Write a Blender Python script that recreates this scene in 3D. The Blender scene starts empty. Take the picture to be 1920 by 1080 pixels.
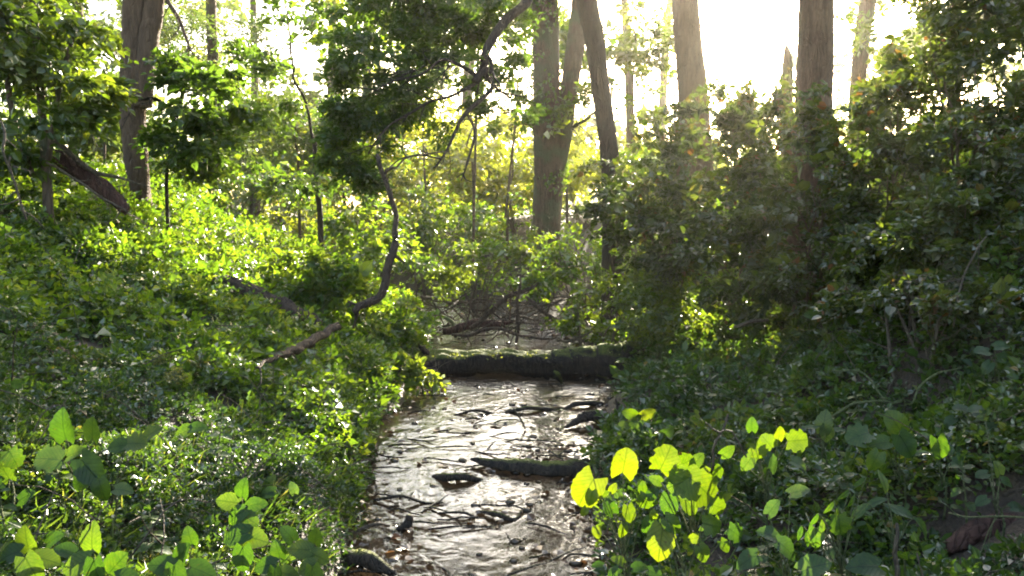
import bpy, math, random
import numpy as np
from mathutils import Vector, Matrix

SC = bpy.context.scene
COL = SC.collection
R = np.random.default_rng(7)
rnd = random.Random(11)

# ------------------------------------------------------------------ camera
FPX = 1598.0                      # focal length in pixels of the 1920 wide frame
PITCH = math.radians(5.0)
EYE = np.array([0.0, 0.0, 1.70])
cam = bpy.data.cameras.new('camera')
cam.sensor_width = 36.0
cam.lens = 36.0 * FPX / 1920.0
cam.clip_start = 0.05
cam.clip_end = 600
camo = bpy.data.objects.new('camera', cam)
camo.location = EYE
camo.rotation_euler = (math.pi / 2 - PITCH, 0, 0)
COL.objects.link(camo)
SC.camera = camo

# ------------------------------------------------------------------ light
SUN_AZ, SUN_EL = math.radians(17.0), math.radians(22.0)
SUN = np.array([math.sin(SUN_AZ) * math.cos(SUN_EL), math.cos(SUN_AZ) * math.cos(SUN_EL), math.sin(SUN_EL)])
world = bpy.data.worlds.new('World')
SC.world = world
world.use_nodes = True
wt = world.node_tree
wt.nodes.clear()
sky = wt.nodes.new('ShaderNodeTexSky')
sky.sky_type = 'NISHITA'
sky.sun_disc = False
sky.sun_elevation = SUN_EL
sky.sun_rotation = SUN_AZ
sky.air_density = 1.0
sky.dust_density = 3.0
sky.ozone_density = 0.6
bg = wt.nodes.new('ShaderNodeBackground')
bg.inputs['Strength'].default_value = 0.12
wo = wt.nodes.new('ShaderNodeOutputWorld')
wm = wt.nodes.new('ShaderNodeMix')
wm.data_type = 'RGBA'; wm.blend_type = 'MULTIPLY'
wm.inputs[0].default_value = 1.0
wm.inputs[7].default_value = (1.05, 1.0, .90, 1)
wt.links.new(sky.outputs[0], wm.inputs[6])
wt.links.new(wm.outputs[2], bg.inputs[0])
wt.links.new(bg.outputs[0], wo.inputs[0])
sl = bpy.data.lights.new('sun', 'SUN')
sl.energy = 5.0
sl.angle = math.radians(0.5)
sl.color = (1.0, 0.91, 0.74)
so = bpy.data.objects.new('sun', sl)
so.rotation_euler = Vector(SUN).to_track_quat('Z', 'Y').to_euler()
so.location = (6, 20, 12)
COL.objects.link(so)
SC.view_settings.view_transform = 'Standard'
SC.view_settings.look = 'None'
SC.view_settings.exposure = 2.65
SC.view_settings.gamma = 1.0
SC.render.engine = 'CYCLES'
SC.cycles.max_bounces = 8
SC.cycles.transparent_max_bounces = 8
SC.cycles.transmission_bounces = 6
SC.cycles.diffuse_bounces = 5
SC.cycles.glossy_bounces = 3
SC.cycles.caustics_reflective = False
SC.cycles.caustics_refractive = False
SC.cycles.sample_clamp_indirect = 6.0
SC.cycles.filter_width = 1.9
SC.cycles.volume_bounces = 0


def P(u, v, Y):
    """world point at depth Y seen at pixel (u, v) of the 1920x1080 photograph"""
    a, b = (u - 960.0) / FPX, (540.0 - v) / FPX
    c, s = math.cos(PITCH), math.sin(PITCH)
    d = np.array([a, c + b * s, -s + b * c])
    return EYE + d * (Y / d[1])


HAZE = 0.0009

# ------------------------------------------------------------------ terrain
def interp(x, xs, ys):
    return np.interp(x, xs, ys)


def stream_x(y):
    return interp(y, [-10, 3, 4, 5.4, 6.8, 9, 12, 14, 17, 22, 30, 60], [-.35, -.25, -.2, -.26, -.17, .07, -.15, -.8, -1.9, -4.2, -9, -30])


def stream_w(y):
    return interp(y, [-10, 3, 4, 5.4, 6.8, 9, 12, 17, 60], [.65, .62, .62, .70, .92, 1.12, .98, .8, .8])


_k = R.uniform(-1, 1, (40, 2))
_ph = R.uniform(0, 6.28, 40)


def sn(x, y, scale, off=0, n=6):
    """cheap smooth noise in about -1..1"""
    s = 0
    for i in range(n):
        a, b = _k[(i + off * 7) % 40]
        l = math.hypot(a, b) + 1e-6
        f = (0.6 + 0.9 * i / n) / scale * 3.0
        s = s + np.sin((x * a / l + y * b / l) * f * 2 + _ph[(i + off * 5) % 40])
    return s / math.sqrt(n) / 1.6


def ground_z(x, y):
    x = np.asarray(x, float)
    y = np.asarray(y, float)
    d = x - stream_x(y)
    w = stream_w(y) + .10 * sn(x, y, 1.1, 3)
    dl, dr = -d - w, d - w
    zl = interp(dl, [-.3, 0, .08, .25, .6, 1.5, 2.6, 4, 6, 12, 40], [-.1, -.01, .10, .30, .40, .80, 1.3, 2.0, 2.45, 2.9, 4.0])
    zr = interp(dr, [-.3, 0, .15, .5, 1.2, 1.7, 2.6, 3.6, 5, 8, 40], [-.1, -.01, .09, .2, .34, .55, 1.5, 2.3, 2.6, 2.7, 3.2])
    # the far reach: gentler ground
    far = np.clip((y - 12) / 6, 0, 1)
    zr = zr * (1 - far) + far * interp(dr, [-.3, 0, .3, 1.5, 4, 40], [-.1, 0, .25, .9, 1.5, 3.2])
    z = np.where(d < 0, zl, zr)
    inside = (dl < 0) & (dr < 0)
    bed = -.09 + .035 * sn(x, y, .7, 1) + .02 * sn(x, y, .25, 2)
    z = np.where(inside, np.maximum(bed, -.16) * np.clip(np.minimum(-dl, -dr) / .25, 0.15, 1), z)
    amp = np.clip(np.where(d < 0, dl, dr) / .6, 0, 1)
    return z + amp * (.07 * sn(x, y, 1.3, 4) + .03 * sn(x, y, .45, 5))


# ------------------------------------------------------------------ object helpers
def tag(o, label=None, cat=None, group=None, kind=None):
    if label: o['label'] = label
    if cat: o['category'] = cat
    if group: o['group'] = group
    if kind: o['kind'] = kind
    return o


def empty(name, loc, label, cat, group=None):
    o = bpy.data.objects.new(name, None)
    o.location = [float(c) for c in loc]
    o.empty_display_size = .2
    COL.objects.link(o)
    return tag(o, label, cat, group)


def link(name, me, mat, parent=None):
    o = bpy.data.objects.new(name, me)
    if mat is not None and len(me.materials) == 0:
        me.materials.append(mat)
    COL.objects.link(o)
    if parent is not None:
        o.parent = parent
        o.matrix_parent_inverse = Matrix.Translation(-Vector(parent.location))
    return o


def mesh_np(name, V, F, smooth=True, tint=None, uv=None):
    """V (n,3); F (m,k) with constant k"""
    V = np.ascontiguousarray(V, dtype=np.float32)
    F = np.ascontiguousarray(F, dtype=np.int32)
    me = bpy.data.meshes.new(name)
    m, k = F.shape
    me.vertices.add(len(V))
    me.vertices.foreach_set('co', V.ravel())
    me.loops.add(m * k)
    me.loops.foreach_set('vertex_index', F.ravel())
    me.polygons.add(m)
    me.polygons.foreach_set('loop_start', np.arange(0, m * k, k, dtype=np.int32))
    me.polygons.foreach_set('use_smooth', np.full(m, smooth))
    if tint is not None:
        at = me.attributes.new('tint', 'FLOAT', 'POINT')
        at.data.foreach_set('value', np.ascontiguousarray(tint, dtype=np.float32))
    if uv is not None:
        l = me.uv_layers.new(name='UVMap')
        l.data.foreach_set('uv', np.ascontiguousarray(uv[F.ravel()], dtype=np.float32).ravel())
    me.update(calc_edges=True)
    return me


# ------------------------------------------------------------------ materials
def newmat(name):
    m = bpy.data.materials.new(name)
    m.use_nodes = True
    m.node_tree.nodes.clear()
    return m, m.node_tree


def N(t, typ, **kw):
    n = t.nodes.new(typ)
    for k, v in kw.items():
        if k.startswith('i_'):
            n.inputs[k[2:].replace('_', ' ')].default_value = v
        else:
            setattr(n, k, v)
    return n


def ramp(t, stops):
    r = t.nodes.new('ShaderNodeValToRGB')
    e = r.color_ramp.elements
    while len(e) < len(stops):
        e.new(.5)
    for i, (p, c) in enumerate(stops):
        e[i].position = p
        e[i].color = (*c, 1)
    return r


def leaf_mat(name, stops, trans=(1.75, 1.8, .6), tfac=.5, gloss=.10, rough=.38, veins=False):
    m, t = newmat(name)
    L = t.links.new
    at = N(t, 'ShaderNodeAttribute', attribute_name='tint')
    r = ramp(t, stops)
    src = at.outputs['Fac']
    if veins:
        oi = N(t, 'ShaderNodeObjectInfo')
        nz = N(t, 'ShaderNodeTexNoise', i_Scale=5.0, i_Detail=5.0)
        tc = N(t, 'ShaderNodeTexCoord')
        ma = N(t, 'ShaderNodeMath', operation='MULTIPLY_ADD')
        L(nz.outputs['Fac'], ma.inputs[0]); ma.inputs[1].default_value = 1.3
        L(oi.outputs['Random'], ma.inputs[2])
        mb = N(t, 'ShaderNodeMath', operation='SUBTRACT'); mb.inputs[1].default_value = .62
        L(ma.outputs[0], mb.inputs[0])
        src = mb.outputs[0]
    L(src, r.inputs[0])
    col = r.outputs[0]
    bump_out = None
    if veins:
        uv = N(t, 'ShaderNodeUVMap')
        sp = N(t, 'ShaderNodeSeparateXYZ')
        L(uv.outputs[0], sp.inputs[0])
        ax = N(t, 'ShaderNodeMath', operation='ABSOLUTE'); L(sp.outputs[0], ax.inputs[0])
        a2 = N(t, 'ShaderNodeMath', operation='MULTIPLY_ADD'); L(ax.outputs[0], a2.inputs[0]); a2.inputs[1].default_value = -.9; L(sp.outputs[1], a2.inputs[2])
        a3 = N(t, 'ShaderNodeMath', operation='MULTIPLY'); L(a2.outputs[0], a3.inputs[0]); a3.inputs[1].default_value = 6.5
        fr = N(t, 'ShaderNodeMath', operation='FRACT'); L(a3.outputs[0], fr.inputs[0])
        pp = N(t, 'ShaderNodeMath', operation='PINGPONG'); L(a3.outputs[0], pp.inputs[0]); pp.inputs[1].default_value = .5
        sv = N(t, 'ShaderNodeMapRange'); L(pp.outputs[0], sv.inputs[0]); sv.inputs[1].default_value = 0; sv.inputs[2].default_value = .13; sv.inputs[3].default_value = .7; sv.inputs[4].default_value = 0
        mv = N(t, 'ShaderNodeMapRange'); L(ax.outputs[0], mv.inputs[0]); mv.inputs[1].default_value = 0.005; mv.inputs[2].default_value = .035; mv.inputs[3].default_value = 1; mv.inputs[4].default_value = 0
        mx = N(t, 'ShaderNodeMath', operation='MAXIMUM'); L(sv.outputs[0], mx.inputs[0]); L(mv.outputs[0], mx.inputs[1])
        hs = N(t, 'ShaderNodeMix', data_type='RGBA', blend_type='MIX')
        L(mx.outputs[0], hs.inputs[0]); L(col, hs.inputs[6])
        g = N(t, 'ShaderNodeMix', data_type='RGBA', blend_type='MULTIPLY'); g.inputs[0].default_value = 1
        L(col, g.inputs[6]); g.inputs[7].default_value = (.50, .58, .7, 1)
        L(g.outputs[2], hs.inputs[7])
        col = hs.outputs[2]
        ns = N(t, 'ShaderNodeTexNoise', i_Scale=9.0, i_Detail=4.0, i_Roughness=.6)
        vadd = N(t, 'ShaderNodeVectorMath', operation='ADD'); L(tc.outputs['Object'], vadd.inputs[0])
        cmb = N(t, 'ShaderNodeCombineXYZ'); L(oi.outputs['Random'], cmb.inputs[0]); L(oi.outputs['Random'], cmb.inputs[2])
        vm = N(t, 'ShaderNodeVectorMath', operation='SCALE'); L(cmb.outputs[0], vm.inputs[0]); vm.inputs['Scale'].default_value = 20.0
        L(vm.outputs[0], vadd.inputs[1]); L(vadd.outputs[0], ns.inputs['Vector']); L(vadd.outputs[0], nz.inputs['Vector'])
        sm = N(t, 'ShaderNodeMapRange'); L(ns.outputs['Fac'], sm.inputs[0]); sm.inputs[1].default_value = .66; sm.inputs[2].default_value = .70
        bm = N(t, 'ShaderNodeMix', data_type='RGBA'); L(sm.outputs[0], bm.inputs[0]); L(col, bm.inputs[6]); bm.inputs[7].default_value = (.09, .06, .02, 1)
        col = bm.outputs[2]
        bp = N(t, 'ShaderNodeBump', i_Strength=.5, i_Distance=.003)
        L(mx.outputs[0], bp.inputs['Height'])
        bump_out = bp.outputs[0]
    d = N(t, 'ShaderNodeBsdfDiffuse')
    L(col, d.inputs[0])
    tr = N(t, 'ShaderNodeBsdfTranslucent')
    mu = N(t, 'ShaderNodeMix', data_type='RGBA', blend_type='MULTIPLY'); mu.inputs[0].default_value = 1
    L(col, mu.inputs[6]); mu.inputs[7].default_value = (*trans, 1)
    L(mu.outputs[2], tr.inputs[0])
    m1 = N(t, 'ShaderNodeMixShader'); m1.inputs[0].default_value = tfac
    L(d.outputs[0], m1.inputs[1]); L(tr.outputs[0], m1.inputs[2])
    gl = N(t, 'ShaderNodeBsdfGlossy', i_Roughness=rough)
    gl.inputs[0].default_value = (1, 1, 1, 1)
    if bump_out:
        L(bump_out, gl.inputs['Normal']); L(bump_out, d.inputs['Normal'])
    lw = N(t, 'ShaderNodeFresnel', i_IOR=1.4)
    fm = N(t, 'ShaderNodeMath', operation='MULTIPLY'); L(lw.outputs[0], fm.inputs[0]); fm.inputs[1].default_value = gloss * 6
    fc = N(t, 'ShaderNodeMath', operation='MINIMUM'); L(fm.outputs[0], fc.inputs[0]); fc.inputs[1].default_value = .13
    m2 = N(t, 'ShaderNodeMixShader'); L(fc.outputs[0], m2.inputs[0])
    L(m1.outputs[0], m2.inputs[1]); L(gl.outputs[0], m2.inputs[2])
    o = N(t, 'ShaderNodeOutputMaterial'); L(m2.outputs[0], o.inputs[0])
    return m


M = {}
M['herb'] = leaf_mat('herb_leaf', [(0, (.020, .040, .010)), (.45, (.046, .090, .016)), (.8, (.085, .125, .022)), (.96, (.15, .16, .035)), (1, (.22, .15, .05))], gloss=.11, rough=.42)
M['herb_bright'] = leaf_mat('sunlit_herb_leaf', [(0, (.036, .078, .012)), (.5, (.078, .14, .018)), (1, (.15, .185, .028))], trans=(2.0, 1.95, .6), tfac=.6)  # sunlight put into the colour: lighter and yellower than the plain herb leaf
M['bramble'] = leaf_mat('bramble_leaf', [(0, (.020, .034, .010)), (.5, (.040, .062, .014)), (.85, (.07, .088, .018)), (.93, (.10, .06, .03)), (1, (.12, .055, .03))], gloss=.08, trans=(1.9, 1.9, .55), tfac=.52)
M['crown'] = leaf_mat('crown_leaf', [(0, (.032, .060, .012)), (.5, (.068, .108, .018)), (1, (.12, .145, .026))], trans=(2.1, 2.05, .6), tfac=.62)
M['crown_pale'] = leaf_mat('willow_leaf', [(0, (.06, .095, .028)), (.5, (.095, .14, .036)), (1, (.16, .17, .055))], trans=(1.7, 1.7, .7), tfac=.55)
M['crown_dark'] = leaf_mat('hawthorn_leaf', [(0, (.028, .055, .014)), (.5, (.055, .098, .020)), (1, (.09, .13, .026))], trans=(2.1, 2.1, .7), tfac=.62)
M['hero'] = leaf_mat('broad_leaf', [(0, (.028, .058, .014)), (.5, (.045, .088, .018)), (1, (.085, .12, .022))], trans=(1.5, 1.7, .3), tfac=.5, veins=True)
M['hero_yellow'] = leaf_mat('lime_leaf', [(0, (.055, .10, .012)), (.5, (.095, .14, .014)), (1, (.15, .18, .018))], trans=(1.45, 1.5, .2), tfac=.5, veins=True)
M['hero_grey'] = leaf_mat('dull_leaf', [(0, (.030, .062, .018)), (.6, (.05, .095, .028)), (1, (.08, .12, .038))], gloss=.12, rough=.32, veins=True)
M['glow'] = leaf_mat('sunlit_leaf', [(0, (.08, .12, .018)), (.5, (.13, .16, .024)), (1, (.19, .20, .04))], trans=(2.1, 2.0, .6), tfac=.65)  # bright yellow stands in for sun shining through the clearing's leaves
M['lime_small'] = leaf_mat('sunlit_sprig_leaf', [(0, (.09, .15, .02)), (1, (.17, .22, .05))], trans=(1.8, 1.7, .4), tfac=.6)  # sun on the small sprig put into its paler lime colour
M['grass'] = leaf_mat('grass_blade', [(0, (.05, .09, .018)), (.6, (.09, .13, .028)), (1, (.20, .18, .07))], gloss=.08)


def bark_mat(name, c1, c2, c3=None, scale=6.0, moss=0.0):
    m, t = newmat(name)
    L = t.links.new
    tc = N(t, 'ShaderNodeTexCoord')
    mp = N(t, 'ShaderNodeMapping'); mp.inputs['Scale'].default_value = (1, 1, .22)
    L(tc.outputs['Object'], mp.inputs[0])
    nz = N(t, 'ShaderNodeTexNoise', i_Scale=scale * 3, i_Detail=8.0, i_Roughness=.65)
    L(mp.outputs[0], nz.inputs['Vector'])
    vo = N(t, 'ShaderNodeTexVoronoi', feature='DISTANCE_TO_EDGE', i_Scale=scale * 4)
    L(mp.outputs[0], vo.inputs['Vector'])
    r = ramp(t, [(.3, c1), (.7, c2)])
    L(nz.outputs['Fac'], r.inputs[0])
    col = r.outputs[0]
    big = N(t, 'ShaderNodeTexNoise', i_Scale=2.3, i_Detail=4.0)
    L(tc.outputs['Object'], big.inputs['Vector'])
    if c3:
        r2 = N(t, 'ShaderNodeMapRange'); L(big.outputs['Fac'], r2.inputs[0]); r2.inputs[1].default_value = .5; r2.inputs[2].default_value = .62
        mx = N(t, 'ShaderNodeMix', data_type='RGBA'); L(r2.outputs[0], mx.inputs[0]); L(col, mx.inputs[6]); mx.inputs[7].default_value = (*c3, 1)
        col = mx.outputs[2]
    if moss > 0:
        ge = N(t, 'ShaderNodeNewGeometry')
        sp = N(t, 'ShaderNodeSeparateXYZ'); L(ge.outputs['Normal'], sp.inputs[0])
        ad = N(t, 'ShaderNodeMath', operation='MULTIPLY_ADD'); L(big.outputs['Fac'], ad.inputs[0]); ad.inputs[1].default_value = 1.2; L(sp.outputs[2], ad.inputs[2])
        mr = N(t, 'ShaderNodeMapRange'); L(ad.outputs[0], mr.inputs[0]); mr.inputs[1].default_value = 1.55 - moss; mr.inputs[2].default_value = 1.85 - moss
        fine = N(t, 'ShaderNodeTexNoise', i_Scale=60.0, i_Detail=4.0); L(tc.outputs['Object'], fine.inputs['Vector'])
        mr2 = ramp(t, [(.3, (.05, .075, .008)), (.7, (.17, .18, .022))]); L(fine.outputs['Fac'], mr2.inputs[0])
        mx = N(t, 'ShaderNodeMix', data_type='RGBA'); L(mr.outputs[0], mx.inputs[0]); L(col, mx.inputs[6]); L(mr2.outputs[0], mx.inputs[7])
        col = mx.outputs[2]
    b = N(t, 'ShaderNodeBsdfPrincipled', i_Roughness=.85)
    L(col, b.inputs['Base Color'])
    mi = N(t, 'ShaderNodeMath', operation='MINIMUM'); L(vo.outputs['Distance'], mi.inputs[0]); mi.inputs[1].default_value = .15
    ad = N(t, 'ShaderNodeMath', operation='MULTIPLY_ADD'); L(mi.outputs[0], ad.inputs[0]); ad.inputs[1].default_value = 3.0; L(nz.outputs['Fac'], ad.inputs[2])
    bp = N(t, 'ShaderNodeBump', i_Strength=1.0, i_Distance=.025)
    L(ad.outputs[0], bp.inputs['Height']); L(bp.outputs[0], b.inputs['Normal'])
    o = N(t, 'ShaderNodeOutputMaterial'); L(b.outputs[0], o.inputs[0])
    return m


M['bark'] = bark_mat('brown_bark', (.045, .030, .019), (.15, .10, .064), (.08, .085, .045))
M['bark_pale'] = bark_mat('pale_bark', (.06, .036, .024), (.16, .10, .065))
M['bark_dark'] = bark_mat('dark_bark', (.018, .013, .010), (.065, .045, .034))
M['twig'] = bark_mat('twig_bark', (.06, .045, .03), (.17, .13, .09), scale=12)
M['dead'] = bark_mat('dead_wood', (.022, .015, .011), (.11, .07, .048), scale=8, moss=.0)
M['rotten'] = bark_mat('rotten_wood', (.03, .012, .01), (.11, .05, .035), scale=7)
M['mossy'] = bark_mat('mossy_wet_bark', (.006, .005, .004), (.03, .02, .014), scale=7, moss=.35)
M['wet'] = bark_mat('wet_wood', (.01, .008, .006), (.06, .042, .03), scale=10, moss=.1)
M['stalk'] = bark_mat('plant_stalk', (.09, .12, .04), (.16, .17, .07), scale=20)


def soil_mat():
    m, t = newmat('damp_soil')
    L = t.links.new
    tc = N(t, 'ShaderNodeTexCoord')
    n1 = N(t, 'ShaderNodeTexNoise', i_Scale=2.5, i_Detail=10.0, i_Roughness=.7); L(tc.outputs['Object'], n1.inputs['Vector'])
    n2 = N(t, 'ShaderNodeTexNoise', i_Scale=40.0, i_Detail=6.0); L(tc.outputs['Object'], n2.inputs['Vector'])
    r = ramp(t, [(.3, (.016, .011, .007)), (.55, (.05, .033, .02)), (.75, (.10, .07, .04))]); L(n1.outputs['Fac'], r.inputs[0])
    # silt: warm brown below the water line
    ge = N(t, 'ShaderNodeNewGeometry'); sp = N(t, 'ShaderNodeSeparateXYZ'); L(ge.outputs['Position'], sp.inputs[0])
    mr = N(t, 'ShaderNodeMapRange'); L(sp.outputs[2], mr.inputs[0]); mr.inputs[1].default_value = .03; mr.inputs[2].default_value = -.03
    r2 = ramp(t, [(.3, (.035, .022, .012)), (.5, (.08, .052, .028)), (.7, (.15, .10, .055))]); L(n1.outputs['Fac'], r2.inputs[0])
    mx = N(t, 'ShaderNodeMix', data_type='RGBA'); L(mr.outputs[0], mx.inputs[0]); L(r.outputs[0], mx.inputs[6]); L(r2.outputs[0], mx.inputs[7])
    mm = N(t, 'ShaderNodeMix', data_type='RGBA', blend_type='OVERLAY'); mm.inputs[0].default_value = .6; L(mx.outputs[2], mm.inputs[6]); L(n2.outputs['Fac'], mm.inputs[7])
    b = N(t, 'ShaderNodeBsdfPrincipled', i_Roughness=.7); L(mm.outputs[2], b.inputs['Base Color'])
    bp = N(t, 'ShaderNodeBump', i_Strength=.9, i_Distance=.03); L(n2.outputs['Fac'], bp.inputs['Height']); L(bp.outputs[0], b.inputs['Normal'])
    o = N(t, 'ShaderNodeOutputMaterial'); L(b.outputs[0], o.inputs[0])
    return m


def water_mat():
    m, t = newmat('stream_water')
    L = t.links.new
    tc = N(t, 'ShaderNodeTexCoord')
    mp = N(t, 'ShaderNodeMapping'); mp.inputs['Scale'].default_value = (1.0, .8, 1); L(tc.outputs['Object'], mp.inputs[0])
    n0 = N(t, 'ShaderNodeTexNoise', i_Scale=3.0, i_Detail=2.0); L(mp.outputs[0], n0.inputs['Vector'])
    va = N(t, 'ShaderNodeVectorMath', operation='MULTIPLY_ADD'); L(n0.outputs['Color'], va.inputs[0]); va.inputs[1].default_value = (.25, .25, .25); L(mp.outputs[0], va.inputs[2])
    n1 = N(t, 'ShaderNodeTexNoise', i_Scale=15.0, i_Detail=1.2, i_Roughness=.5); L(va.outputs[0], n1.inputs['Vector'])
    n2 = N(t, 'ShaderNodeTexNoise', i_Scale=27.0, i_Detail=.6, i_Roughness=.5); L(va.outputs[0], n2.inputs['Vector'])
    ad = N(t, 'ShaderNodeMath', operation='MULTIPLY_ADD'); L(n2.outputs['Fac'], ad.inputs[0]); ad.inputs[1].default_value = .3; L(n1.outputs['Fac'], ad.inputs[2])
    bp = N(t, 'ShaderNodeBump', i_Strength=1.0, i_Distance=.010); L(ad.outputs[0], bp.inputs['Height'])
    nc = N(t, 'ShaderNodeTexNoise', i_Scale=1.6, i_Detail=3.0); L(mp.outputs[0], nc.inputs['Vector'])
    mc = N(t, 'ShaderNodeMapRange'); L(nc.outputs['Fac'], mc.inputs[0]); mc.inputs[1].default_value = .38; mc.inputs[2].default_value = .62; mc.inputs[3].default_value = .15; mc.inputs[4].default_value = 1.0
    L(mc.outputs[0], bp.inputs['Strength'])
    fr = N(t, 'ShaderNodeFresnel', i_IOR=1.4); L(bp.outputs[0], fr.inputs['Normal'])
    gl = N(t, 'ShaderNodeBsdfGlossy', i_Roughness=.15); gl.inputs[0].default_value = (.72, .82, 1.0, 1); L(bp.outputs[0], gl.inputs['Normal'])  # bluish sky sheen tinted into the reflection colour
    tr = N(t, 'ShaderNodeBsdfTransparent'); tr.inputs[0].default_value = (.86, .74, .58, 1)
    fx = N(t, 'ShaderNodeMath', operation='MULTIPLY', use_clamp=True); L(fr.outputs[0], fx.inputs[0]); fx.inputs[1].default_value = 0.95
    ms = N(t, 'ShaderNodeMixShader'); L(fx.outputs[0], ms.inputs[0]); L(tr.outputs[0], ms.inputs[1]); L(gl.outputs[0], ms.inputs[2])
    o = N(t, 'ShaderNodeOutputMaterial'); L(ms.outputs[0], o.inputs[0])
    return m


M['soil'] = soil_mat()
M['water'] = water_mat()

# ------------------------------------------------------------------ ground and water
def grid(xs, ys, zf):
    X, Y = np.meshgrid(xs, ys)
    Z = zf(X, Y)
    V = np.stack([X.ravel(), Y.ravel(), Z.ravel()], 1)
    nx, ny = len(xs), len(ys)
    i = np.arange(ny - 1)[:, None] * nx + np.arange(nx - 1)[None, :]
    i = i.ravel()
    F = np.stack([i, i + 1, i + 1 + nx, i + nx], 1)
    return V, F


gx = np.unique(np.concatenate([np.arange(-150, -10, 6), np.arange(-10, -3, .25), np.arange(-3, 3, .06), np.arange(3, 10, .25), np.arange(10, 151, 6)]))
gy = np.unique(np.concatenate([np.arange(-40, -2, 4), np.arange(-2, 14, .1), np.arange(14, 32, .4), np.arange(32, 300, 8)]))
V, F = grid(gx, gy, ground_z)
g = link('ground', mesh_np('ground', V, F), M['soil'])
tag(g, 'dark damp soil of the banks and brown silt of the stream bed', 'ground', kind='structure')

V, F = grid(np.arange(-1, 1.001, .022), np.concatenate([np.arange(-8, 2.6, .2), np.arange(2.6, 9.6, .022), np.arange(9.6, 14, .04), np.arange(14, 32, .1)]), lambda x, y: x * 0)
xx = V[:, 0].copy()
V[:, 0] = stream_x(V[:, 1]) + xx * (stream_w(V[:, 1]) + .28)
_x, _y = V[:, 0] + .05 * sn(V[:, 0], V[:, 1], .5, 1), V[:, 1] + .05 * sn(V[:, 0], V[:, 1], .45, 3)
V[:, 2] = .002 * sn(_x, _y, .5, 2) + .0010 * sn(_x, _y * 1.3, .26, 4, 10) * (1 + .8 * sn(_x, _y, 1.1, 1)) + .0009 * sn(_x, _y, .12, 5, 12)
w = link('stream_water', mesh_np('stream_water', V, F), M['water'])
tag(w, 'shallow rippling stream water running between the banks', 'water', kind='structure')

# ------------------------------------------------------------------ haze volume, added for the glow round the sun
hv = np.array([(x, y, z) for z in (-2.5, 16.5) for y in (-30, 75) for x in (-60, 60)], float)
hf = np.array([(0, 2, 3, 1), (4, 5, 7, 6), (0, 1, 5, 4), (2, 6, 7, 3), (0, 4, 6, 2), (1, 3, 7, 5)])
mh, th_ = newmat('glow_haze')
pv = N(th_, 'ShaderNodeVolumePrincipled', i_Density=HAZE, i_Anisotropy=.88)
pv.inputs['Color'].default_value = (1, .93, .80, 1)
oh = N(th_, 'ShaderNodeOutputMaterial'); th_.links.new(pv.outputs[0], oh.inputs['Volume'])
hz = link('haze', mesh_np('haze', hv, hf, smooth=False), mh)
tag(hz, 'thin haze added between the trees for the glow round the sun', 'haze', kind='stuff')

# ------------------------------------------------------------------ tubes (trunks, limbs, sticks)
def catmull(pts, n):
    pts = np.asarray(pts, float)
    if len(pts) < 3:
        t = np.linspace(0, 1, n)[:, None]
        return pts[0] * (1 - t) + pts[-1] * t
    p = np.vstack([2 * pts[0] - pts[1], pts, 2 * pts[-1] - pts[-2]])
    out = []
    segs = len(pts) - 1
    for s in np.linspace(0, segs - 1e-6, n):
        i = int(s); f = s - i
        a, b, c, d = p[i], p[i + 1], p[i + 2], p[i + 3]
        out.append(.5 * ((2 * b) + (-a + c) * f + (2 * a - 5 * b + 4 * c - d) * f * f + (-a + 3 * b - 3 * c + d) * f ** 3))
    return np.array(out)


def tube(pts, rad, sides=10, step=None, rough=.08, seed=0, wob=0.0, cap=True):
    """pts list of points, rad matching radii -> V, F(quads)"""
    pts = np.asarray(pts, float); rad = np.asarray(rad, float)
    ln = np.sum(np.linalg.norm(np.diff(pts, axis=0), axis=1))
    step = step or max(.03, float(rad.mean()) * 1.2)
    n = int(max(4, min(160, ln / step)))
    PR = catmull(np.hstack([pts, rad[:, None]]), n)
    C, r = PR[:, :3], np.maximum(PR[:, 3], .0008)
    rg = np.random.default_rng(seed + 5)
    if wob:
        t = np.linspace(0, 1, n) * ln / max(.05, wob * 8)
        for k in range(3):
            v = rg.normal(size=3)
            C = C + (np.sin(t * (1 + k * .8) + rg.uniform(0, 6))[:, None]) * v * wob / (1 + k)
    T = np.gradient(C, axis=0)
    T /= np.linalg.norm(T, axis=1)[:, None] + 1e-9
    up = np.array([0, 0, 1.]) if abs(T[0][2]) < .8 else np.array([1., 0, 0])
    a = np.cross(T, up); a /= np.linalg.norm(a, axis=1)[:, None] + 1e-9
    b = np.cross(T, a)
    th = np.linspace(0, 2 * math.pi, sides, endpoint=False)
    s = np.arange(n)[:, None] * step
    rr = r[:, None] * (1 + rough * (np.sin(th * 3 + rg.uniform(0, 6) + s * 1.7) * .5 + np.sin(th * 5 + rg.uniform(0, 6) - s * 1.1) * .4 + rg.normal(size=(n, sides)) * .35))
    Vv = C[:, None, :] + rr[..., None] * (np.cos(th)[None, :, None] * a[:, None, :] + np.sin(th)[None, :, None] * b[:, None, :])
    Vv = Vv.reshape(-1, 3)
    i = np.arange(n - 1)[:, None] * sides + np.arange(sides)[None, :]
    j = np.arange(n - 1)[:, None] * sides + (np.arange(sides)[None, :] + 1) % sides
    Fq = np.stack([i, j, j + sides, i + sides], -1).reshape(-1, 4)
    if cap:
        Vv = np.vstack([Vv, C[0] - T[0] * r[0] * .2, C[-1] + T[-1] * r[-1] * .3])
        c0, c1 = n * sides, n * sides + 1
        k = np.arange(0, sides, 2)
        F0 = np.stack([(k + 2) % sides, (k + 1) % sides, k, np.full(len(k), c0)], 1)
        bse = (n - 1) * sides
        F1 = np.stack([bse + k, bse + (k + 1) % sides, bse + (k + 2) % sides, np.full(len(k), c1)], 1)
        Fq = np.vstack([Fq, F0, F1])
    return Vv, Fq


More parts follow.
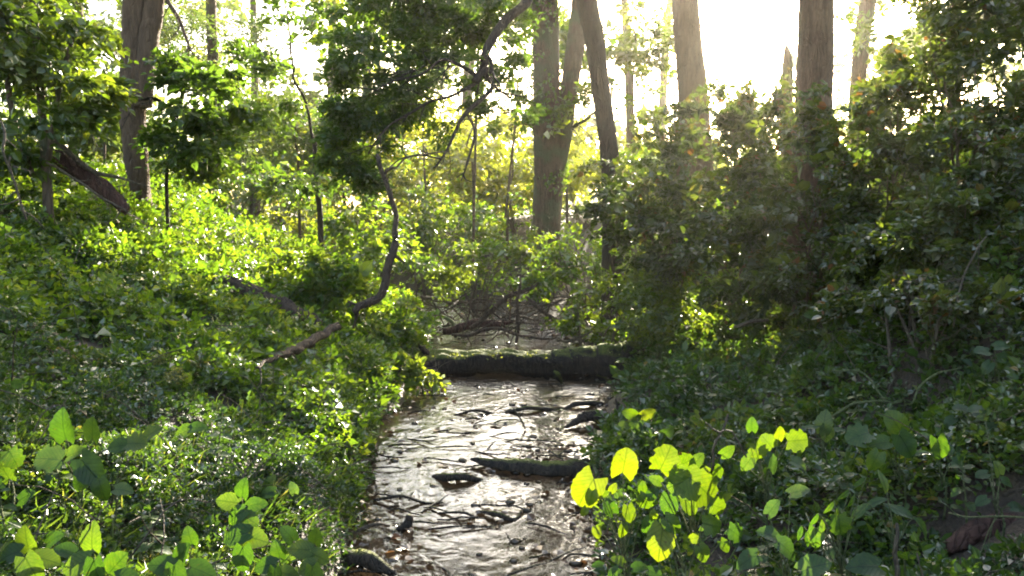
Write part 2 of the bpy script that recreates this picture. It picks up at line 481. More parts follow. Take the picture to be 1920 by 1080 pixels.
def join(parts):
    Vs, Fs, o = [], [], 0
    for V, F in parts:
        Vs.append(V); Fs.append(F + o); o += len(V)
    return np.vstack(Vs), np.vstack(Fs)


def on_water(u, v, h=0.0):
    q = P(u, v, 1.0) - EYE
    return float((h - EYE[2]) / q[2])


def on_ground(u, v, h):
    Y = np.arange(2.0, 30, .03)
    q = P(u, v, 1.0) - EYE
    X, Z = q[0] * Y, EYE[2] + q[2] * Y
    hit = np.nonzero(Z < ground_z(X, Y) + h)[0]
    return float(Y[hit[0]]) if len(hit) else 12.0


def pxpath(p):
    """[(u, v, Y, width px)] -> points, radii"""
    p0 = p
    p = [(u, v, on_water(u, v, -Y) if Y <= 0 else on_ground(u, v, Y - 100) if Y >= 100 else Y, w) for u, v, Y, w in p]
    if p0[0][2] >= 100:      # a rigid piece of wood: keep its depth straight
        t = np.arange(len(p)); Yg = np.array([q[2] for q in p])
        fit = np.polyval(np.polyfit(t, Yg, 1), t)
        fit -= max(0, (fit - Yg).max()) * .7
        p = [(q[0], q[1], float(f), q[3]) for q, f in zip(p, fit)]
    pts = [P(u, v, Y) for u, v, Y, w in p]
    rad = [w / FPX * Y / 2 for u, v, Y, w in p]
    return pts, rad


def twiglets(pts, n, ln, r0, seed, droop=.0, fork=True):
    """side twigs grown from a polyline"""
    rg = np.random.default_rng(seed)
    C = catmull(pts, 40)
    out = []
    for k in range(n):
        i = int(rg.uniform(6, 39)); p = C[i]
        t = C[min(39, i + 1)] - C[i - 1]; t /= np.linalg.norm(t) + 1e-9
        d = rg.normal(size=3); d -= d @ t * t; d /= np.linalg.norm(d) + 1e-9
        d = d * .8 + t * .6; d[2] -= droop
        l = ln * rg.uniform(.4, 1.0)
        q = [p]
        for s in range(4):
            d = d + rg.normal(size=3) * .25; d /= np.linalg.norm(d)
            q.append(q[-1] + d * l / 4)
        out.append(tube(q, np.linspace(r0, r0 * .25, 5), 5, step=l / 7, seed=k))
        if fork:
            for h in (2, 3):
                e = d + rg.normal(size=3) * .7; e /= np.linalg.norm(e)
                out.append(tube([q[h], q[h] + e * l * .2, q[h] + (e + rg.normal(size=3) * .3) * l * .4], [r0 * .5, r0 * .35, r0 * .15], 4, step=l / 8, seed=k + h))
    return out


# ------------------------------------------------------------------ leaves
KITE = (np.array([(0, 0, 0), (.36, .42, .10), (0, 1, -.12), (-.36, .42, .10)], float), np.array([(0, 1, 2), (0, 2, 3)]))
HEXA = (np.array([(0, 0, 0), (.34, .22, .09), (.30, .62, .08), (0, 1, -.14), (-.30, .62, .08), (-.34, .22, .09)], float),
        np.array([(0, 1, 2), (0, 2, 3), (0, 3, 4), (0, 4, 5)]))
NARROW = (np.array([(0, 0, 0), (.14, .4, .04), (0, 1, -.1), (-.14, .4, .04)], float), np.array([(0, 1, 2), (0, 2, 3)]))
BLADE = (np.array([(-.03, 0, 0), (.03, 0, 0), (.025, .55, .06), (-.025, .55, .06), (0, 1, -.12)], float), np.array([(0, 1, 2), (0, 2, 3), (3, 2, 4)]))


class Leaves:
    def __init__(s): s.c, s.d, s.n, s.l, s.t = [], [], [], [], []
    def add(s, c, d, n, l, t):
        s.c.append(c); s.d.append(d); s.n.append(n); s.l.append(np.broadcast_to(l, (len(c),)).copy()); s.t.append(np.broadcast_to(t, (len(c),)).copy())
    def cat(s):
        return [np.concatenate(a) for a in (s.c, s.d, s.n, s.l, s.t)]


def unit(a):
    return a / (np.linalg.norm(a, axis=-1, keepdims=True) + 1e-9)


# sun flecks: openings in the canopy along the sun's direction: (point the light reaches, radius, share of leaves left)
FLECKS = []


def fleck(u, v, Y, r, keep=.03):
    FLECKS.append((P(u, v, Y), r, keep))


for a in [(90, 985, 3.4, .26, .01), (230, 940, 3.6, .3, .01), (330, 960, 3.5, .3, .01), (470, 930, 3.9, .32, .01), (560, 990, 3.6, .22, .01), (60, 1000, 3.2, .2),
          (118, 800, 3.2, .13), (185, 870, 3.3, .12), (30, 730, 4.0, .08), (290, 735, 5.2, .2), (370, 725, 5.4, .16), (575, 725, 6.3, .18), (610, 860, 5.0, .14),
          (1175, 870, 3.2, .17), (1260, 870, 3.2, .20), (1100, 920, 3.2, .17), (1240, 1020, 3.0, .18), (1170, 980, 3.1, .14), (1340, 900, 3.2, .16), (1330, 970, 3.1, .22),
          (1380, 1000, 3.1, .16), (1425, 800, 3.5, .14), (1490, 825, 3.5, .12), (1200, 775, 5.2, .2), (1300, 940, 3.1, .2), (1690, 785, 3.6, .10), (1760, 840, 3.5, .08),
          (780, 705, 7.9, .4, .0), (770, 600, 9.5, .4), (700, 640, 8.8, .35), (980, 655, 9.0, .35, .0), (1090, 655, 9.1, .35, .0), (870, 655, 9.1, .3, .0), (965, 605, 12, .8, 0), (860, 570, 13, .7, 0), (900, 770, 7.2, .18), (1090, 735, 8.3, .25),
          (700, 760, 7, .22), (640, 560, 9.5, .5), (400, 520, 8.5, .5), (560, 500, 10, .7), (470, 430, 12, .8), (700, 500, 12, .8), (300, 440, 10, .5), (650, 430, 13, .9),
          (1550, 580, 5.6, .14), (1150, 720, 8.5, .15), (150, 500, 7, .3), (440, 660, 6.5, .2), (1000, 560, 12.5, .5), (1640, 480, 5.5, .12), (1700, 545, 4.8, .12)]:
    fleck(*a)
for a in [(500, 370, 15, 1.3, .25), (330, 380, 13, .9, .3), (600, 330, 18, 1.6, .25), (800, 430, 17, 1.5, .15), (900, 380, 20, 1.8, .12), (1080, 420, 15, 1.3, .15), (960, 470, 14, 1.0, .2),
          (780, 330, 24, 2.2, .15), (1130, 330, 22, 2.0, .15), (1000, 300, 26, 2.0, .2), (850, 520, 13.5, .7, .15)]:
    fleck(*a)
for a in [(800, 350, 24, 4.2, .06), (1000, 330, 24, 4.2, .06), (650, 300, 23, 3.4, .1), (800, 430, 17, 2.4, .12), (950, 450, 15, 2.0, .12), (850, 340, 22, 3.0, .12), (1010, 400, 19, 2.4, .12), (1140, 370, 18, 2.2, .15), (600, 370, 16, 2.0, .15), (450, 350, 14, 1.6, .2), (720, 470, 12.5, 1.3, .15),
          (700, 250, 26, 3.5, .15), (960, 250, 26, 3.5, .15), (500, 250, 20, 2.5, .2), (1190, 200, 18, 2, .2), (900, 520, 13, 1.0, .12), (600, 470, 10.5, .9, .12), (480, 470, 9.5, .7, .15)]:
    fleck(*a)


def carve(c):
    # leaves thinned out above the stream so that its water reflects sky
    op = (np.abs(c[:, 0] - .1) < 1.2 + .12 * c[:, 1]) & (c[:, 2] > 2.1 + .27 * c[:, 1])
    keep = ~(op & (R.random(len(c)) > .12))
    for T, r, k in FLECKS:
        v = c - T
        t = v @ SUN
        m = t > (.45 if k == 0 else r + .7)
        if not m.any():
            continue
        q = v - t[:, None] * SUN
        pr = np.sqrt((q * q).sum(1))
        edge = r * (1 + .25 * np.sin(np.arctan2(q[:, 2], q[:, 0]) * 3 + T[0] * 9))
        inside = m & (pr < edge)
        idx = np.nonzero(inside)[0]
        keep[idx[R.random(len(idx)) > k]] = False
    return keep


def leaf_mesh(name, lv, tmpl, carved=True, width=1.0):
    c, d, n, l, t = lv.cat()
    if carved:
        k = carve(c)
        if carved == 'high': k |= c[:, 2] < 4.8
        c, d, n, l, t = c[k], d[k], n[k], l[k], t[k]
    d = unit(d)
    s = unit(np.cross(n, d))
    n = np.cross(d, s)
    tv, tf = tmpl
    curl = R.uniform(.3, 2.2, len(c))
    V = c[:, None, :] + l[:, None, None] * (tv[None, :, 0:1] * width * s[:, None, :] + tv[None, :, 1:2] * d[:, None, :] + (tv[None, :, 2:3] * curl[:, None, None]) * n[:, None, :])
    k = len(tv)
    F = tf[None] + (np.arange(len(c)) * k)[:, None, None]
    return mesh_np(name, V.reshape(-1, 3), F.reshape(-1, 3), smooth=False, tint=np.repeat(t, k))


def sprays(lv, c, d, k, L, leaf, tint, flat=.5):
    """k leaves alternately along a twig of length L starting at c, direction d"""
    n = len(c)
    d = unit(d)
    up = unit(np.array([0, 0, 1.]) + R.normal(size=(n, 3)) * flat)
    s = unit(np.cross(d, up))
    up = np.cross(s, d)
    for i in range(k):
        sg = 1 if i % 2 else -1
        f = (i + .5) / k
        p = c + d * (L * f)[:, None] + s * (sg * leaf * .15)[:, None] - np.array([0, 0, 1.]) * (L * f * f * .25)[:, None]
        dd = d * R.uniform(.2, .9, (n, 1)) + s * sg * R.uniform(.5, 1.1, (n, 1)) + R.normal(size=(n, 3)) * .22
        if i == k - 1: dd = d
        nn = up + R.normal(size=(n, 3)) * .4
        lv.add(p, dd, nn, leaf * np.exp(R.normal(size=n) * .3) * 1.12, np.clip(tint + R.normal(size=n) * .13, 0, 1))


def blob(lv, c, r, n, leaf, k=6, L=None, clump=.30, shell=.55, tint=.5, droop=.15, nclump=None):
    """lumpy ellipsoid of leafy twigs"""
    c = np.asarray(c, float); r = np.asarray(r, float)
    nc = nclump or max(5, int(n / 22))
    q = unit(R.normal(size=(nc, 3)) * np.array([1.15, 1, .85])) * (shell + (1.2 - shell) * R.random((nc, 1)) ** .8) * .95
    w = R.random(n) ** 1.3
    idx = (w * nc).astype(int)
    loc = unit(R.normal(size=(n, 3))) * (R.random((n, 1)) ** .45) * clump * R.uniform(.45, 1.5, nc)[idx][:, None]
    loc[:, 2] *= .55
    u = q[idx] + loc
    p = c + u * r
    rm = np.full(n, float(np.mean(r)))
    ct = np.clip(tint + R.normal(size=nc) * .16, .02, .98)[idx]
    d = unit(u * .7 + loc * 2 + R.normal(size=(n, 3)) * .45)
    d[:, 2] = d[:, 2] * .6 - droop
    LL = np.full(n, leaf * 3.2 if L is None else L) * R.uniform(.6, 1.2, n)
    sprays(lv, p, d, k, LL, np.full(n, leaf), ct)


def pblob(lv, u, v, Y, ru, rv, ry, n, leaf, **kw):
    c = P(u, v, Y)
    blob(lv, c, (ru / FPX * Y, ry, rv / FPX * Y), n, leaf, **kw)


# ------------------------------------------------------------------ trees
def tree(name, label, cat, group, trunks, bark, blobs=(), leafm='crown', tmpl=KITE, limbs=(), limbbark=None, sides=22, above=6.0, down=True, world_blobs=(), trunk_leaves=None):
    pts0, rad0 = pxpath(trunks[0])
    bx, by, bz = pts0[-1]
    gz = float(ground_z(bx, by))
    root = empty(name, (bx, by, min(gz, bz)), label, cat, group)
    for ti, tk in enumerate(trunks):
        pts, rad = pxpath(tk)
        if above:
            t = (pts[0] - pts[1]); t = t / np.linalg.norm(t); t = t * .6 + np.array([0, 0, .6]); t /= np.linalg.norm(t)
            pts = [pts[0] + t * above, pts[0] + t * above * .5] + pts
            rad = [rad[0] * .5, rad[0] * .8] + rad
        if down and ti == 0 and pts[-1][2] > gz - .1:
            pts = pts + [np.array([pts[-1][0], pts[-1][1], gz + .15]), np.array([pts[-1][0], pts[-1][1], gz - .3])]
            rad = rad + [rad[-1] * 1.1, rad[-1] * 1.7]
        V, F = tube(pts, rad, sides, step=.07 if rad[-1] > .08 else .12, rough=.07, seed=hash(label) % 97 if False else len(label) + ti)
        link('trunk', mesh_np('trunk', V, F), M[bark], root)
    for li, lb in enumerate(limbs):
        pts, rad = pxpath(lb['path'])
        ps = [tube(pts, rad, 8, step=.06, rough=.12, seed=li, wob=lb.get('wob', .02))]
        ps += twiglets(pts, lb.get('twigs', 6), lb.get('len', .5), rad[-1] * .8 + .002, li * 7 + 3, lb.get('droop', .1))
        V, F = join(ps)
        link('limb', mesh_np('limb', V, F), M[limbbark or bark], root)
    if blobs or world_blobs:
        lv = Leaves()
        for b in blobs: pblob(lv, *b[:7], b[7], **(b[8] if len(b) > 8 else {}))
        for b in world_blobs: blob(lv, b[0], b[1], b[2], b[3], **(b[4] if len(b) > 4 else {}))
        o = link('crown', leaf_mesh('crown', lv, tmpl), M[leafm], root)
        o['kind'] = 'stuff'
    if trunk_leaves:
        lv = Leaves()
        pts, rad = pxpath(trunks[0])
        n = trunk_leaves
        C = catmull(np.hstack([np.array(pts), np.array(rad)[:, None]]), 60)
        i = (R.random(n) ** .8 * 59).astype(int)
        a = R.uniform(0, 6.28, n)
        out = np.stack([np.cos(a), np.sin(a), a * 0], 1)
        clus = (np.sin(i * .35 + np.sin(a * 2)) > -.2)
        p = C[i, :3] + out * (C[i, 3] * 1.05 + .02)[:, None] + R.normal(size=(n, 3)) * .05
        lv.add(p[clus], (np.array([0, 0, -.6]) + R.normal(size=(n, 3)) * .6)[clus], (out + np.array([0, 0, .3]) + R.normal(size=(n, 3)) * .4)[clus], .075, .5)
        link('ivy', leaf_mesh('ivy', lv, HEXA), M['crown'], root)['kind'] = 'stuff'
    return root


TG = 'trees of the wood'
# big forked tree standing on the bank at the upper left
tree('ash_tree', 'thick pale grey-brown trunk splitting in two beside the fallen reddish trunk', 'tree', None,
     [[(260, -20, 10.5, 56), (255, 90, 10.5, 52), (250, 200, 10.5, 46), (256, 300, 10.5, 42), (262, 350, 10.5, 36)],
      [(292, -20, 10.4, 34), (280, 60, 10.4, 36), (272, 140, 10.4, 36), (268, 200, 10.4, 32)]], 'bark_pale',
     [(330, -330, 11, 330, 170, 2.5, 900, .09), (120, -260, 10.5, 260, 160, 2, 600, .09)],
     limbs=[dict(path=[(300, -30, 10.3, 9), (330, 30, 10.2, 7), (350, 80, 10.1, 5), (362, 110, 10, 3)], twigs=6, len=.5)])
# dark leafy young tree in front of that trunk
tree('holly_tree', 'dark glossy small tree leaning across the pale forked trunk', 'tree', None,
     [[(350, 150, 9.4, 7), (330, 220, 9.5, 9), (318, 290, 9.5, 7), (312, 340, 9.5, 7)]], 'bark_dark',
     [(385, 180, 9.2, 60, 40, .6, 190, .065), (345, 135, 9.3, 36, 24, .4, 60, .06), (335, 250, 9.4, 38, 30, .4, 80, .06), (430, 225, 9.3, 36, 28, .4, 80, .06), (370, 262, 9.1, 40, 22, .4, 70, .06), (320, 320, 9.3, 50, 22, .5, 80, .06), (430, 290, 9.6, 50, 26, .4, 80, .065), (405, 120, 9.3, 30, 20, .4, 40, .06)],
     'crown_dark', HEXA, above=0, sides=8,
     limbs=[dict(path=[(318, 200, 9.4, 7), (280, 185, 9.2, 6), (200, 205, 9.0, 4), (110, 250, 8.8, 3)], twigs=8, len=.5)])
tree('hazel_tree', 'dense green hazel filling the upper corner above the fallen reddish trunk', 'tree', None,
     [[(60, -10, 7.6, 12), (72, 120, 7.6, 14), (80, 230, 7.6, 15), (88, 340, 7.6, 18)], [(140, 60, 7.5, 7), (112, 160, 7.5, 9), (90, 300, 7.5, 11)], [(10, 60, 7.4, 9), (20, 200, 7.5, 10), (60, 330, 7.6, 12)]], 'bark',
     [(50, 60, 7.6, 105, 90, 1.0, 403, .065), (140, 150, 7.4, 40, 45, .7, 120, .06), (20, 200, 7.3, 100, 90, .7, 247, .065), (150, 30, 7.8, 35, 45, .5, 70, .06), (60, -60, 7.8, 130, 90, 1.2, 222, .07), (-120, 80, 7.4, 150, 260, 1.2, 325, .07)],
     'crown', HEXA, above=0, sides=9)
# willow-like pale drooping crown and sky edge leaves
tree('willow_tree', 'tall pale willow with yellowish drooping foliage behind the forked trunk', 'tree', TG,
     [[(395, -20, 19, 18), (400, 120, 19, 20), (410, 320, 19, 24)]], 'bark',
     [(390, 40, 18, 90, 110, 1.6, 420, .10), (330, 10, 19, 110, 100, 2, 380, .10), (480, 190, 19, 75, 90, 1.6, 330, .10), (540, 290, 20, 70, 60, 1.5, 220, .10), (200, 60, 18, 130, 160, 2, 420, .10)],
     'crown_pale', NARROW, above=2)
tree('alder_tree', 'slender alder with small dark leaf sprays against the open sky', 'tree', TG,
     [[(590, 255, 12.5, 8), (592, 330, 12.5, 9), (600, 400, 12.5, 11)]], 'bark_dark',
     [(525, 60, 11.5, 26, 50, .5, 42, .065), (515, 150, 11.5, 42, 55, .5, 100, .075), (560, 300, 12, 70, 45, .6, 200, .075), (540, 350, 12, 55, 40, .5, 130, .07), (470, 90, 11.8, 30, 36, .4, 36, .065), (550, 5, 11.5, 22, 24, .4, 16, .06), (620, 330, 12.6, 45, 55, .5, 120, .07)],
     'crown_dark', KITE, above=0, sides=8,
     limbs=[dict(path=[(590, 270, 12.5, 6), (570, 190, 12.2, 5), (545, 110, 11.8, 4), (540, 20, 11.5, 3)], twigs=9, len=.5)])
# dark leaning tree whose low limb hangs over the stream
tree('hawthorn_tree', 'dark leaning trunk whose long crooked limb hangs leafy over the stream', 'tree', None,
     [[(1098, -20, 11.5, 38), (1112, 60, 11.5, 36), (1124, 150, 11.5, 34), (1138, 250, 11.5, 33), (1146, 330, 11.5, 36), (1150, 420, 11.5, 40)]], 'bark_dark',
     [(720, 100, 10.3, 93, 46, 0.64, 421, .054), (800, 60, 10.5, 99, 51, 0.64, 421, .054), (860, 130, 10.3, 82, 42, 0.56, 301, .054), (700, 190, 10.1, 82, 42, 0.56, 330, .054), (670, 270, 10.0, 60, 42, 0.48, 260, .054), (665, 335, 10.0, 44, 27, 0.40, 159, .054),
      (780, 180, 10.1, 88, 35, 0.48, 260, .054), (720, 30, 10.7, 99, 38, 0.64, 260, .054), (860, 20, 10.7, 99, 38, 0.64, 260, .054), (940, 190, 10.5, 55, 42, 0.48, 150, .054), (850, 220, 10.3, 77, 29, 0.40, 129, .054), (950, 60, 10.7, 49, 42, 0.48, 139, .054),
      (675, 130, 10.2, 40, 45, .5, 160, .054), (650, 215, 10.1, 35, 40, .4, 130, .054), (760, 5, 10.6, 90, 40, .6, 260, .056), (660, 300, 10.1, 50, 50, .4, 200, .052),
      (800, -110, 10.4, 230, 70, 1.4, 500, .07), (1000, -150, 11, 160, 80, 1.4, 300, .08)],
     'crown_dark', KITE, above=5,
     limbs=[dict(path=[(1098, -90, 11.3, 26), (1040, -50, 10.8, 22), (985, 5, 10.2, 18), (930, 60, 9.9, 17), (905, 130, 9.7, 14), (890, 150, 9.6, 11)], twigs=5, len=.6),
            dict(path=[(900, 142, 9.7, 9), (860, 128, 9.5, 7), (815, 118, 9.4, 5), (760, 140, 9.3, 4), (700, 180, 9.3, 3)], twigs=12, len=.45),
            dict(path=[(900, 148, 9.7, 9), (860, 175, 9.5, 6), (800, 195, 9.4, 5), (730, 235, 9.3, 4), (690, 290, 9.3, 3)], twigs=12, len=.45),
            dict(path=[(915, 150, 9.7, 9), (917, 170, 9.6, 8), (885, 205, 9.5, 8), (850, 245, 9.4, 6), (835, 285, 9.3, 5), (812, 315, 9.3, 2)], twigs=6, len=.35),
            dict(path=[(875, 218, 9.5, 5), (888, 255, 9.4, 5), (880, 300, 9.3, 4), (862, 340, 9.3, 2)], twigs=4, len=.3),
            dict(path=[(828, 293, 9.3, 4), (790, 290, 9.2, 3), (750, 298, 9.1, 3), (722, 320, 9.1, 2)], twigs=5, len=.3)])
# mid forked tree
tree('poplar_tree', 'ivy-dotted brown trunk forking above its middle beyond the stream bend', 'tree', None,
     [[(1020, -20, 15, 48), (1024, 100, 15, 48), (1026, 250, 15, 50), (1028, 340, 15, 54), (1024, 450, 15, 54)],
      [(1092, -20, 15, 34), (1078, 90, 15, 34), (1066, 180, 15, 32), (1054, 260, 15, 34), (1040, 330, 15, 30)]], 'bark',
     [(1000, -260, 15, 300, 150, 3, 700, .11), (1200, -200, 16, 240, 120, 3, 450, .11), (960, 250, 14.8, 60, 70, .8, 160, .08), (1060, 250, 14.8, 50, 60, .6, 110, .08), (1085, 170, 14.9, 35, 80, .6, 110, .08)],
     'crown', above=6, trunk_leaves=2600,
     limbs=[dict(path=[(1052, 262, 15, 10), (1072, 240, 14.9, 8), (1100, 222, 14.8, 5), (1140, 190, 14.7, 3)], twigs=8, len=.6),
            dict(path=[(1010, 250, 15, 8), (980, 215, 14.8, 6), (940, 205, 14.7, 4)], twigs=8, len=.6)])
tree('oak_tree', 'broad sunlit trunk standing by the glaring gap on the crest', 'tree', None,
     [[(1284, -20, 13.5, 46), (1290, 80, 13.5, 50), (1300, 180, 13.5, 54), (1302, 300, 13.5, 66)]], 'bark_pale',
     [(1330, -330, 14, 260, 150, 2.5, 500, .10), (1180, -260, 15, 200, 140, 2.5, 400, .10)], above=5)
tree('beech_tree', 'thickest trunk on the brambly crest, half sunk in dark bramble', 'tree', None,
     [[(1532, -20, 10, 60), (1530, 100, 10, 64), (1524, 220, 10, 68), (1520, 420, 10, 76)]], 'bark_pale',
     [(1600, -330, 11, 300, 150, 2.5, 650, .09), (1800, -230, 10, 260, 140, 2, 600, .09)], above=5)
tree('birch_tree', 'slim leaning trunk behind the thickest crest trunk', 'tree', TG,
     [[(1630, -20, 15, 30), (1618, 60, 15, 28), (1608, 150, 15, 28), (1604, 260, 15, 30)]], 'bark',
     [(1700, 40, 14, 60, 60, 1, 120, .09), (1590, 60, 14.5, 25, 30, .6, 30, .09), (1660, 10, 14.5, 40, 40, .8, 60, .09)], above=3)
tree('pointed_snag', 'broken pointed stump against the glare beside the thickest crest trunk', 'dead tree', None,
     [[(1474, 85, 14, 5), (1477, 110, 14, 16), (1476, 170, 14, 22), (1476, 260, 14, 24)]], 'bark', above=0, sides=10)

far = [(690, 27, 16, 'thin trunk behind the end of the hanging limb foliage', 'crown_pale'), (868, 30, 20, 'far pale trunk left of the ivy-dotted forked trunk', 'crown_pale'),
       (1185, 22, 15, 'leafy trunk just behind the dark leaning trunk', 'crown'),
       (1236, 32, 14, 'thin far trunk between dark leaning trunk and broad sunlit trunk', 'crown_pale'), (620, 36, 16, 'far trunk under the open patch of sky', 'crown_pale'),
       (140, 17, 20, 'trunk half hidden behind the dense green hazel', 'crown'), (480, 30, 14, 'thin far trunk among the pale drooping willow foliage', 'crown_pale'),
       (1790, 14, 22, 'trunk buried in the tall dark bramble wall', 'crown')]
for i, (u, Y, wpx, lab, lm) in enumerate(far):
    lean = rnd.uniform(-25, 25)
    lab = lab.replace('left of', 'next to')
    bl = []
    if Y >= 20:
        for q in range(7):
            bl.append((u + rnd.uniform(-110, 110), rnd.uniform(60, 330), Y + rnd.uniform(-2, 2), rnd.uniform(50, 90), rnd.uniform(35, 60), 1.6, 110, .13))
        bl = [b for b in bl if not (430 < b[0] < 680 and b[1] < 190) and not (1200 < b[0] < 1520 and b[1] < 200)]
    bl.append((u, -180, Y, 260, 130, 3, 60, .16))
    tree('woodland_tree', lab, 'tree', TG, [[(u + lean, -20, Y, wpx * .8), (u + lean * .4, 150, Y, wpx), (u, 390, Y, wpx * 1.15)]], 'bark', bl, lm, above=4, sides=10)

VG = 'light-filled young trees in the clearing'
for u, v, Y, ru, rv, lab in [(800, 300, 19, 80, 60, 'young maple bright behind the drooping end of the hawthorn limb'), (960, 400, 17, 60, 50, 'young maple low in front of the ivy-dotted trunk base'), (1150, 150, 20, 60, 80, 'young maple glowing directly behind the dark leaning trunk'), (700, 180, 21, 80, 70, 'young maple behind the hawthorn crown'), (560, 250, 22, 60, 60, 'young maple at the foot of the open sky patch'),(960, 130, 19, 60, 60, 'young maple showing yellow-green between hanging limb and ivy-dotted trunk'), (960, 320, 21, 70, 50, 'low young maple glowing behind the stream bend'),
                             (1195, 90, 18, 60, 90, 'young maple with airy foliage between dark leaning trunk and broad trunk'), (1190, 230, 17, 50, 50, 'young maple low beside the broad sunlit trunk'),
                             (880, 260, 20, 80, 60, 'young maple glowing under the crooked hanging limb'), (730, 330, 22, 80, 50, 'young maple behind the bright green rounded bush'),
                             (480, 240, 20, 60, 60, 'young maple below the open patch of sky'), (640, 240, 24, 70, 60, 'thin-leaved young maple under the open sky patch'),
                             (190, 230, 13, 100, 80, 'young maple filling the space behind the reddish trunk'), (700, 60, 17, 110, 60, 'young maple high behind the hawthorn foliage'),
                             (900, 40, 16, 110, 60, 'young maple high between hawthorn and ivy-dotted trunk'), (1060, 60, 18, 50, 90, 'young maple seen through the fork of the ivy-dotted trunk')]:
    bl = [(u + rnd.uniform(-.6, .6) * ru, v + rnd.uniform(-.7, .7) * rv, Y + rnd.uniform(-1, 1), ru * .62, rv * .55, .9, 95, .10) for q in range(5)]
    tree('young_maple', lab, 'tree', VG, [[(u + rnd.uniform(-15, 15), v - rv * .5, Y, 2.5), (u + rnd.uniform(-8, 8), v + rv * .2, Y, 4), (u + rnd.uniform(-12, 12), v + rv * .8, Y, 5), (u + rnd.uniform(-15, 15), 410, Y, 6)]], 'bark', bl, 'crown_pale' if u % 20 else 'herb_bright', KITE, above=0, sides=6)

# distant wall of woodland foliage: one mass
lv = Leaves()
for i in range(44):      # a looser nearer belt that fills the clearing between the trunks
    u = 560 + (i % 17) * 44 + rnd.uniform(-20, 20)
    Y = rnd.uniform(20, 28)
    pblob(lv, u, rnd.uniform(210, 420), Y, 66, 44, 1.6, 150, .12, k=5, tint=.6)
for i in range(12):
    u = rnd.choice([rnd.uniform(640, 1010), rnd.uniform(1120, 1235), rnd.uniform(640, 1000)])
    pblob(lv, u, rnd.uniform(20, 180), rnd.uniform(22, 28), 55, 45, 1.4, 90, .13, k=5, tint=.6)
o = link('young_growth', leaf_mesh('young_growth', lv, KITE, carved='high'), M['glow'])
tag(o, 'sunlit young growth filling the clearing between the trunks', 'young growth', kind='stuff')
lv = Leaves()
for i in range(46):
    u = -300 + i * 55 + rnd.uniform(-30, 30)
    Y = rnd.uniform(34, 52)
    top = 250 + 50 * math.sin(i * 1.7)
    pblob(lv, u, rnd.uniform(top, 390), Y, 100, 70, 3, 190, .26, k=5)
    if not (400 < u < 700) and not (1170 < u < 1560):
        pblob(lv, u, rnd.uniform(0, 200), Y, 100, 90, 3, 120, .28, k=5)
o = link('woodland', leaf_mesh('woodland', lv, KITE, carved='high'), M['crown_pale'])
tag(o, 'far hazy woodland foliage closing the view beyond the trees', 'woodland', kind='stuff')

# ------------------------------------------------------------------ shrubs and bushes
def shrub(name, label, cat, group, blobs, leafm, tmpl=KITE, stems=5, stemm='twig', leafname='foliage', slen=1.0):
    c0 = P(*blobs[0][:3])
    gz = float(ground_z(c0[0], c0[1]))
    root = empty(name, (c0[0], c0[1], gz), label, cat, group)
    ps = []
    for i in range(stems):
        b = blobs[i % len(blobs)]
        c = P(*b[:3])
        rr = np.array([b[3] / FPX * b[2], b[5], b[4] / FPX * b[2]])
        e = c + unit(np.array([rnd.gauss(0, 1), rnd.gauss(0, 1), rnd.uniform(.3, 1)])) * rr * .85
        s = np.array([c0[0] + rnd.uniform(-.2, .2), c0[1] + rnd.uniform(-.2, .2), 0]); s[2] = float(ground_z(s[0], s[1])) - .05
        m1 = s * .6 + e * .4 + np.array([rnd.uniform(-.1, .1), rnd.uniform(-.1, .1), .12])
        pts = [s, m1, e]
        ps.append(tube(pts, [.014 * slen, .009 * slen, .003], 6, step=.08, seed=i, wob=.015))
        ps += twiglets(pts, 4, .35 * slen, .004, i * 3 + len(label), 0)
    if ps:
        V, F = join(ps)
        link('stem', mesh_np('stem', V, F), M[stemm], root)
    lv = Leaves(); canes = []
    for b in blobs: pblob(lv, *b[:7], b[7], **(b[8] if len(b) > 8 else {}))
    for b in blobs:      # long loose shoots sticking out of the mass
        c = P(*b[:3]); rr = np.array([b[3] / FPX * b[2], b[5], b[4] / FPX * b[2]])
        for q in range(7):
            a = unit(R.normal(size=3) * np.array([1, .8, .6]) + np.array([0, -.5, .7]))
            p0 = c + a * rr * .7
            ln = rr.mean() * rnd.uniform(.5, 1.1)
            dd = unit(a + R.normal(size=3) * .5)
            tt = np.linspace(0, 1, 9)[:, None]
            C = p0 + dd * ln * tt - np.array([0, 0, 1.]) * ln * .55 * tt ** 2
            canes.append(tube(C[::2], np.linspace(.0035, .0012, 5), 4, step=.08, cap=False))
            dv = np.gradient(C, axis=0)
            for h in (0, 1):
                sprays(lv, C, dv + R.normal(size=C.shape) * .05, 2, np.full(9, b[7] * 1.2), np.full(9, b[7] * 1.15), np.full(9, .7))
    V, F = join(canes)
    link('shoot', mesh_np('shoot', V, F), M[stemm], root)['kind'] = 'stuff'
    o = link(leafname, leaf_mesh(leafname, lv, tmpl), M[leafm], root)
    o['kind'] = 'stuff'
    return root


